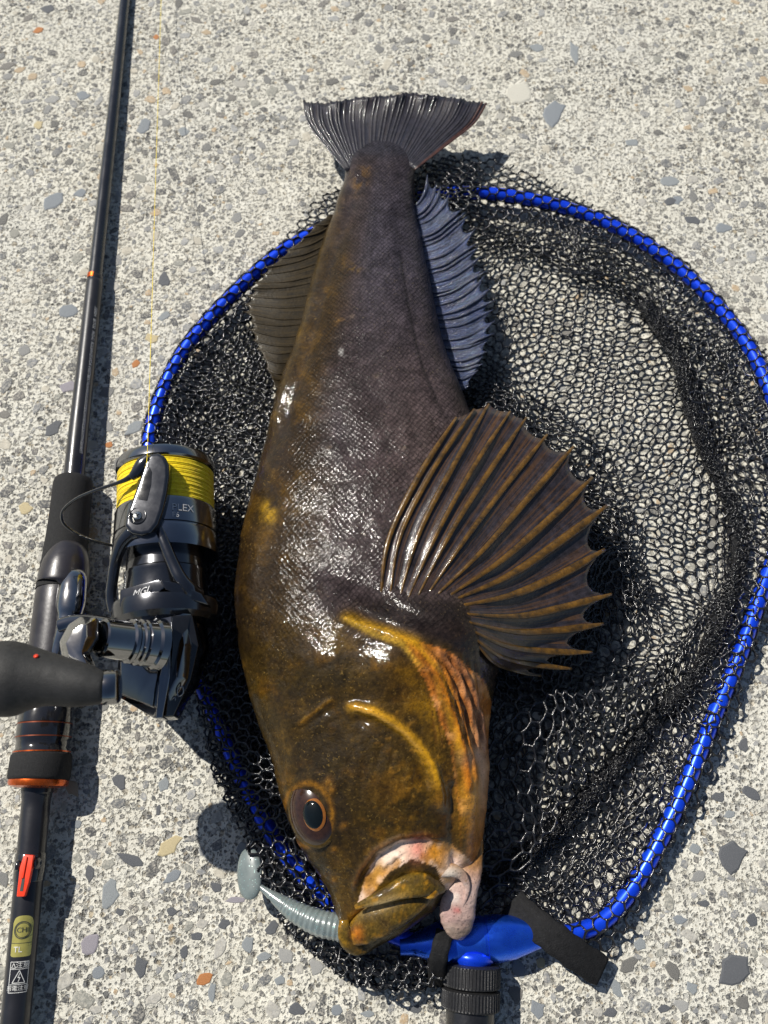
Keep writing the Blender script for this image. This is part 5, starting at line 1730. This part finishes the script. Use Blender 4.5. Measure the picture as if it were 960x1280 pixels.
# gear box
def facet_body(name, rings, mat, parent, bev=0.0008):
    """rings of px outlines, each at its own height (cm), joined in order"""
    n = len(rings[0][1])
    V, Fc = [], []
    for z, poly in rings:
        for p in poly:
            V.append(P(p[0], p[1], (p[2] if len(p) > 2 else z) / 100))
    for i in range(len(rings) - 1):
        for k in range(n):
            l = (k + 1) % n
            Fc.append((i * n + k, (i + 1) * n + k, (i + 1) * n + l, i * n + l))
    Fc.append(tuple(range(n))); Fc.append(tuple((len(rings) - 1) * n + k for k in range(n))[::-1])
    o = mesh(name, (np.array(V), Fc), mat, parent)
    bm = bmesh.new(); bm.from_mesh(o.data); bmesh.ops.recalc_face_normals(bm, faces=bm.faces); bm.to_mesh(o.data); bm.free()
    if bev:
        bevel_mesh(o, bev, 2, 20)
    sharpen(o, 25)
    return o
gb = facet_body('gear_box', [(1.2, [(168, 792), (246, 780), (250, 815), (240, 850), (218, 885), (196, 880), (160, 860), (155, 830)]),
                             (4.6, [(152, 786), (258, 768), (262, 812), (248, 858), (216, 901), (192, 898), (149, 872), (147, 832)]),
                             (6.6, [(178, 768, 6.2), (240, 760, 6.2), (244, 806, 6.2), (234, 850, 6.2), (210, 890, 5.6), (196, 886, 5.8), (176, 862, 6.2), (170, 818, 6.6)]),
                             (7.0, [(196, 770, 6.6), (226, 768, 6.6), (230, 806, 6.8), (222, 846, 6.6), (208, 872, 6.1), (201, 868, 6.2), (196, 842, 6.7), (192, 806, 6.9)])], rm_body, reel)
prism('side_plate', [(150, 826, 0.064), (168, 816, 0.069), (192, 826, 0.0708), (203, 806, 0.0710), (196, 846, 0.0690), (190, 884, 0.0615), (172, 876, 0.0610), (150, 868, 0.0585)], 0.066, 0.010, rm_body, gb, 0.0009)
prism('body_spine', [(206, 812, 0.0715), (213, 808, 0.0715), (212, 846, 0.0690), (203, 898, 0.0600), (193, 898, 0.0600), (200, 846, 0.0695)], 0.066, 0.010, rm_spool, gb, 0.0008)
prism('body_cover', [(213, 770, 0.070), (240, 768, 0.066), (248, 806, 0.064), (238, 850, 0.061), (217, 896, 0.056), (205, 897, 0.058), (213, 846, 0.0675), (215, 808, 0.070)], 0.066, 0.012, rm_black, gb, 0.0009)
for pts_ in ([(222, 862), (228, 858), (229, 866), (223, 870)], [(214, 876), (219, 872), (217, 886), (212, 890)]):
    a = [(x, y, 0.0632 - 0.0009 * (y - 858) * 0.28) for x, y in pts_]
    mesh('trim_loop', tube(PV(catmull(a, 6, True)), 0.00035, 6, closed=True), rm_spool, gb)
# handle shaft, crank and knob
h0, h1 = P(199, 806, 0.075), P(117, 796, 0.095)
ha = unit(h1 - h0); hl = np.linalg.norm(h1 - h0)
k_ = hl / 82
shaft = mesh('handle_shaft', lathe([(0, 11.5 * MM), (9 * k_, 11.2 * MM), (12 * k_, 10.2 * MM), (22 * k_, 10.0 * MM), (24 * k_, 9.2 * MM), (26 * k_, 10.0 * MM), (29 * k_, 10.0 * MM), (31 * k_, 9.0 * MM), (34 * k_, 9.0 * MM), (36 * k_, 9.6 * MM), (40 * k_, 9.5 * MM), (42 * k_, 8.4 * MM), (72 * k_, 8.2 * MM), (74 * k_, 7.6 * MM), (75 * k_, 6.4 * MM)], h0, ha, 56), rm_shaft, reel)
sharpen(shaft, 25)
crank = facet_body('crank', [(8.6, [(82, 798), (92, 782), (106, 774), (124, 774), (126, 800), (114, 818), (120, 834), (148, 846), (148, 866), (130, 868), (104, 852), (86, 826)]),
                             (10.0, [(74, 802), (86, 780), (101, 770), (122, 772), (124, 798), (112, 818), (121, 838), (150, 848), (149, 868), (128, 870), (99, 850), (78, 826)]),
                             (10.7, [(82, 804), (91, 788), (102, 780), (108, 780), (108, 796), (102, 816), (116, 842), (143, 853), (142, 862), (128, 863), (106, 845), (86, 822)])], chrome_m, reel, 0.001)
f0, f1 = P(150, 858, 0.110), P(120, 860, 0.111)
fa = unit(f1 - f0)
mesh('knob_ferrule', lathe([(0, 5.2 * MM), (0.4 * MM, 6.4 * MM), (1 * MM, 6.8 * MM), (6.4 * MM, 6.8 * MM), (7 * MM, 6.4 * MM), (7.4 * MM, 5 * MM)], f0, fa, 40), rm_shaft, crank)
K = [(133, 859, 12), (131, 859, 18), (126, 859, 20.5), (118, 858.5, 23), (108, 857, 26), (94, 855, 28.5), (78, 852, 30.5), (62, 849.5, 33), (50, 848.5, 36), (37, 848, 40), (27, 848, 44), (17, 848.3, 46.5), (4, 848.3, 47), (-10, 848, 46), (-24, 847.5, 42), (-34, 847, 34), (-40, 847, 22), (-43, 847, 6)]
knob = bar('knob', [(a, b, 11.3, c) for a, b, c in K], foam_m, reel, 0.92, 40, 4)
knob.data.materials[0] = simple('knob_rubber', (0.020, 0.020, 0.020), 0.62, 0, 0.25, 500, 0.25, 0.0, 0.4, 2200, dust=0.08)
kd = P(45, 820, 0.121)
mesh('knob_mark', lathe([(-0.0004, 0.0009), (0.0002, 0.0009), (0.0003, 0.0)], kd, (-0.1, 0.6, 0.8), 12), hk_m, knob)
# foot: stem from the gear box to the rod, and its long polished shoe in the seat
foot = bar('reel_foot', [(93, 712, 1.9, 7), (92, 722, 2.1, 16), (90, 740, 2.25, 18), (88, 758, 2.3, 18), (86, 772, 2.3, 15), (80, 790, 2.4, 11), (75, 806, 2.3, 10), (70, 826, 2.2, 9), (66, 842, 2.0, 5)], chrome_m, reel, 0.8, 24)
bar('foot_stem', [(74, 782, 3.0, 9), (92, 777, 3.2, 9), (116, 778, 3.6, 10), (140, 784, 4.0, 12), (165, 795, 4.2, 16)], rm_body, foot, 0.7, 20)
bar('seat_hood', [(88, 676, 1.45, 8), (86, 684, 1.5, 20), (84, 700, 1.5, 27.5), (81, 718, 1.52, 30.5), (79.5, 730, 1.52, 31.5), (79, 732, 1.52, 28)], seat_m, rod, 0.98, 32)

# ------------------------------------------------------------------ line running off the spool
ln = catmull([(181, 585, 7.6), (184, 570, 7.7), (187, 480, 6.4), (190, 380, 5.2), (194, 240, 3.6), (199, 80, 1.8), (202, -20, 1.2), (207, -220, 0.6)], 12)
lpts = PV([(a, b, c / 100) for a, b, c in ln])
lo_ = lpts[len(lpts) // 2]
fl = mesh('fishing_line', tube(lpts, 0.00017, 6), linem)
fl['label'] = 'thin taut yellow fishing line running from the reel up over the concrete'
fl['category'] = 'fishing line'
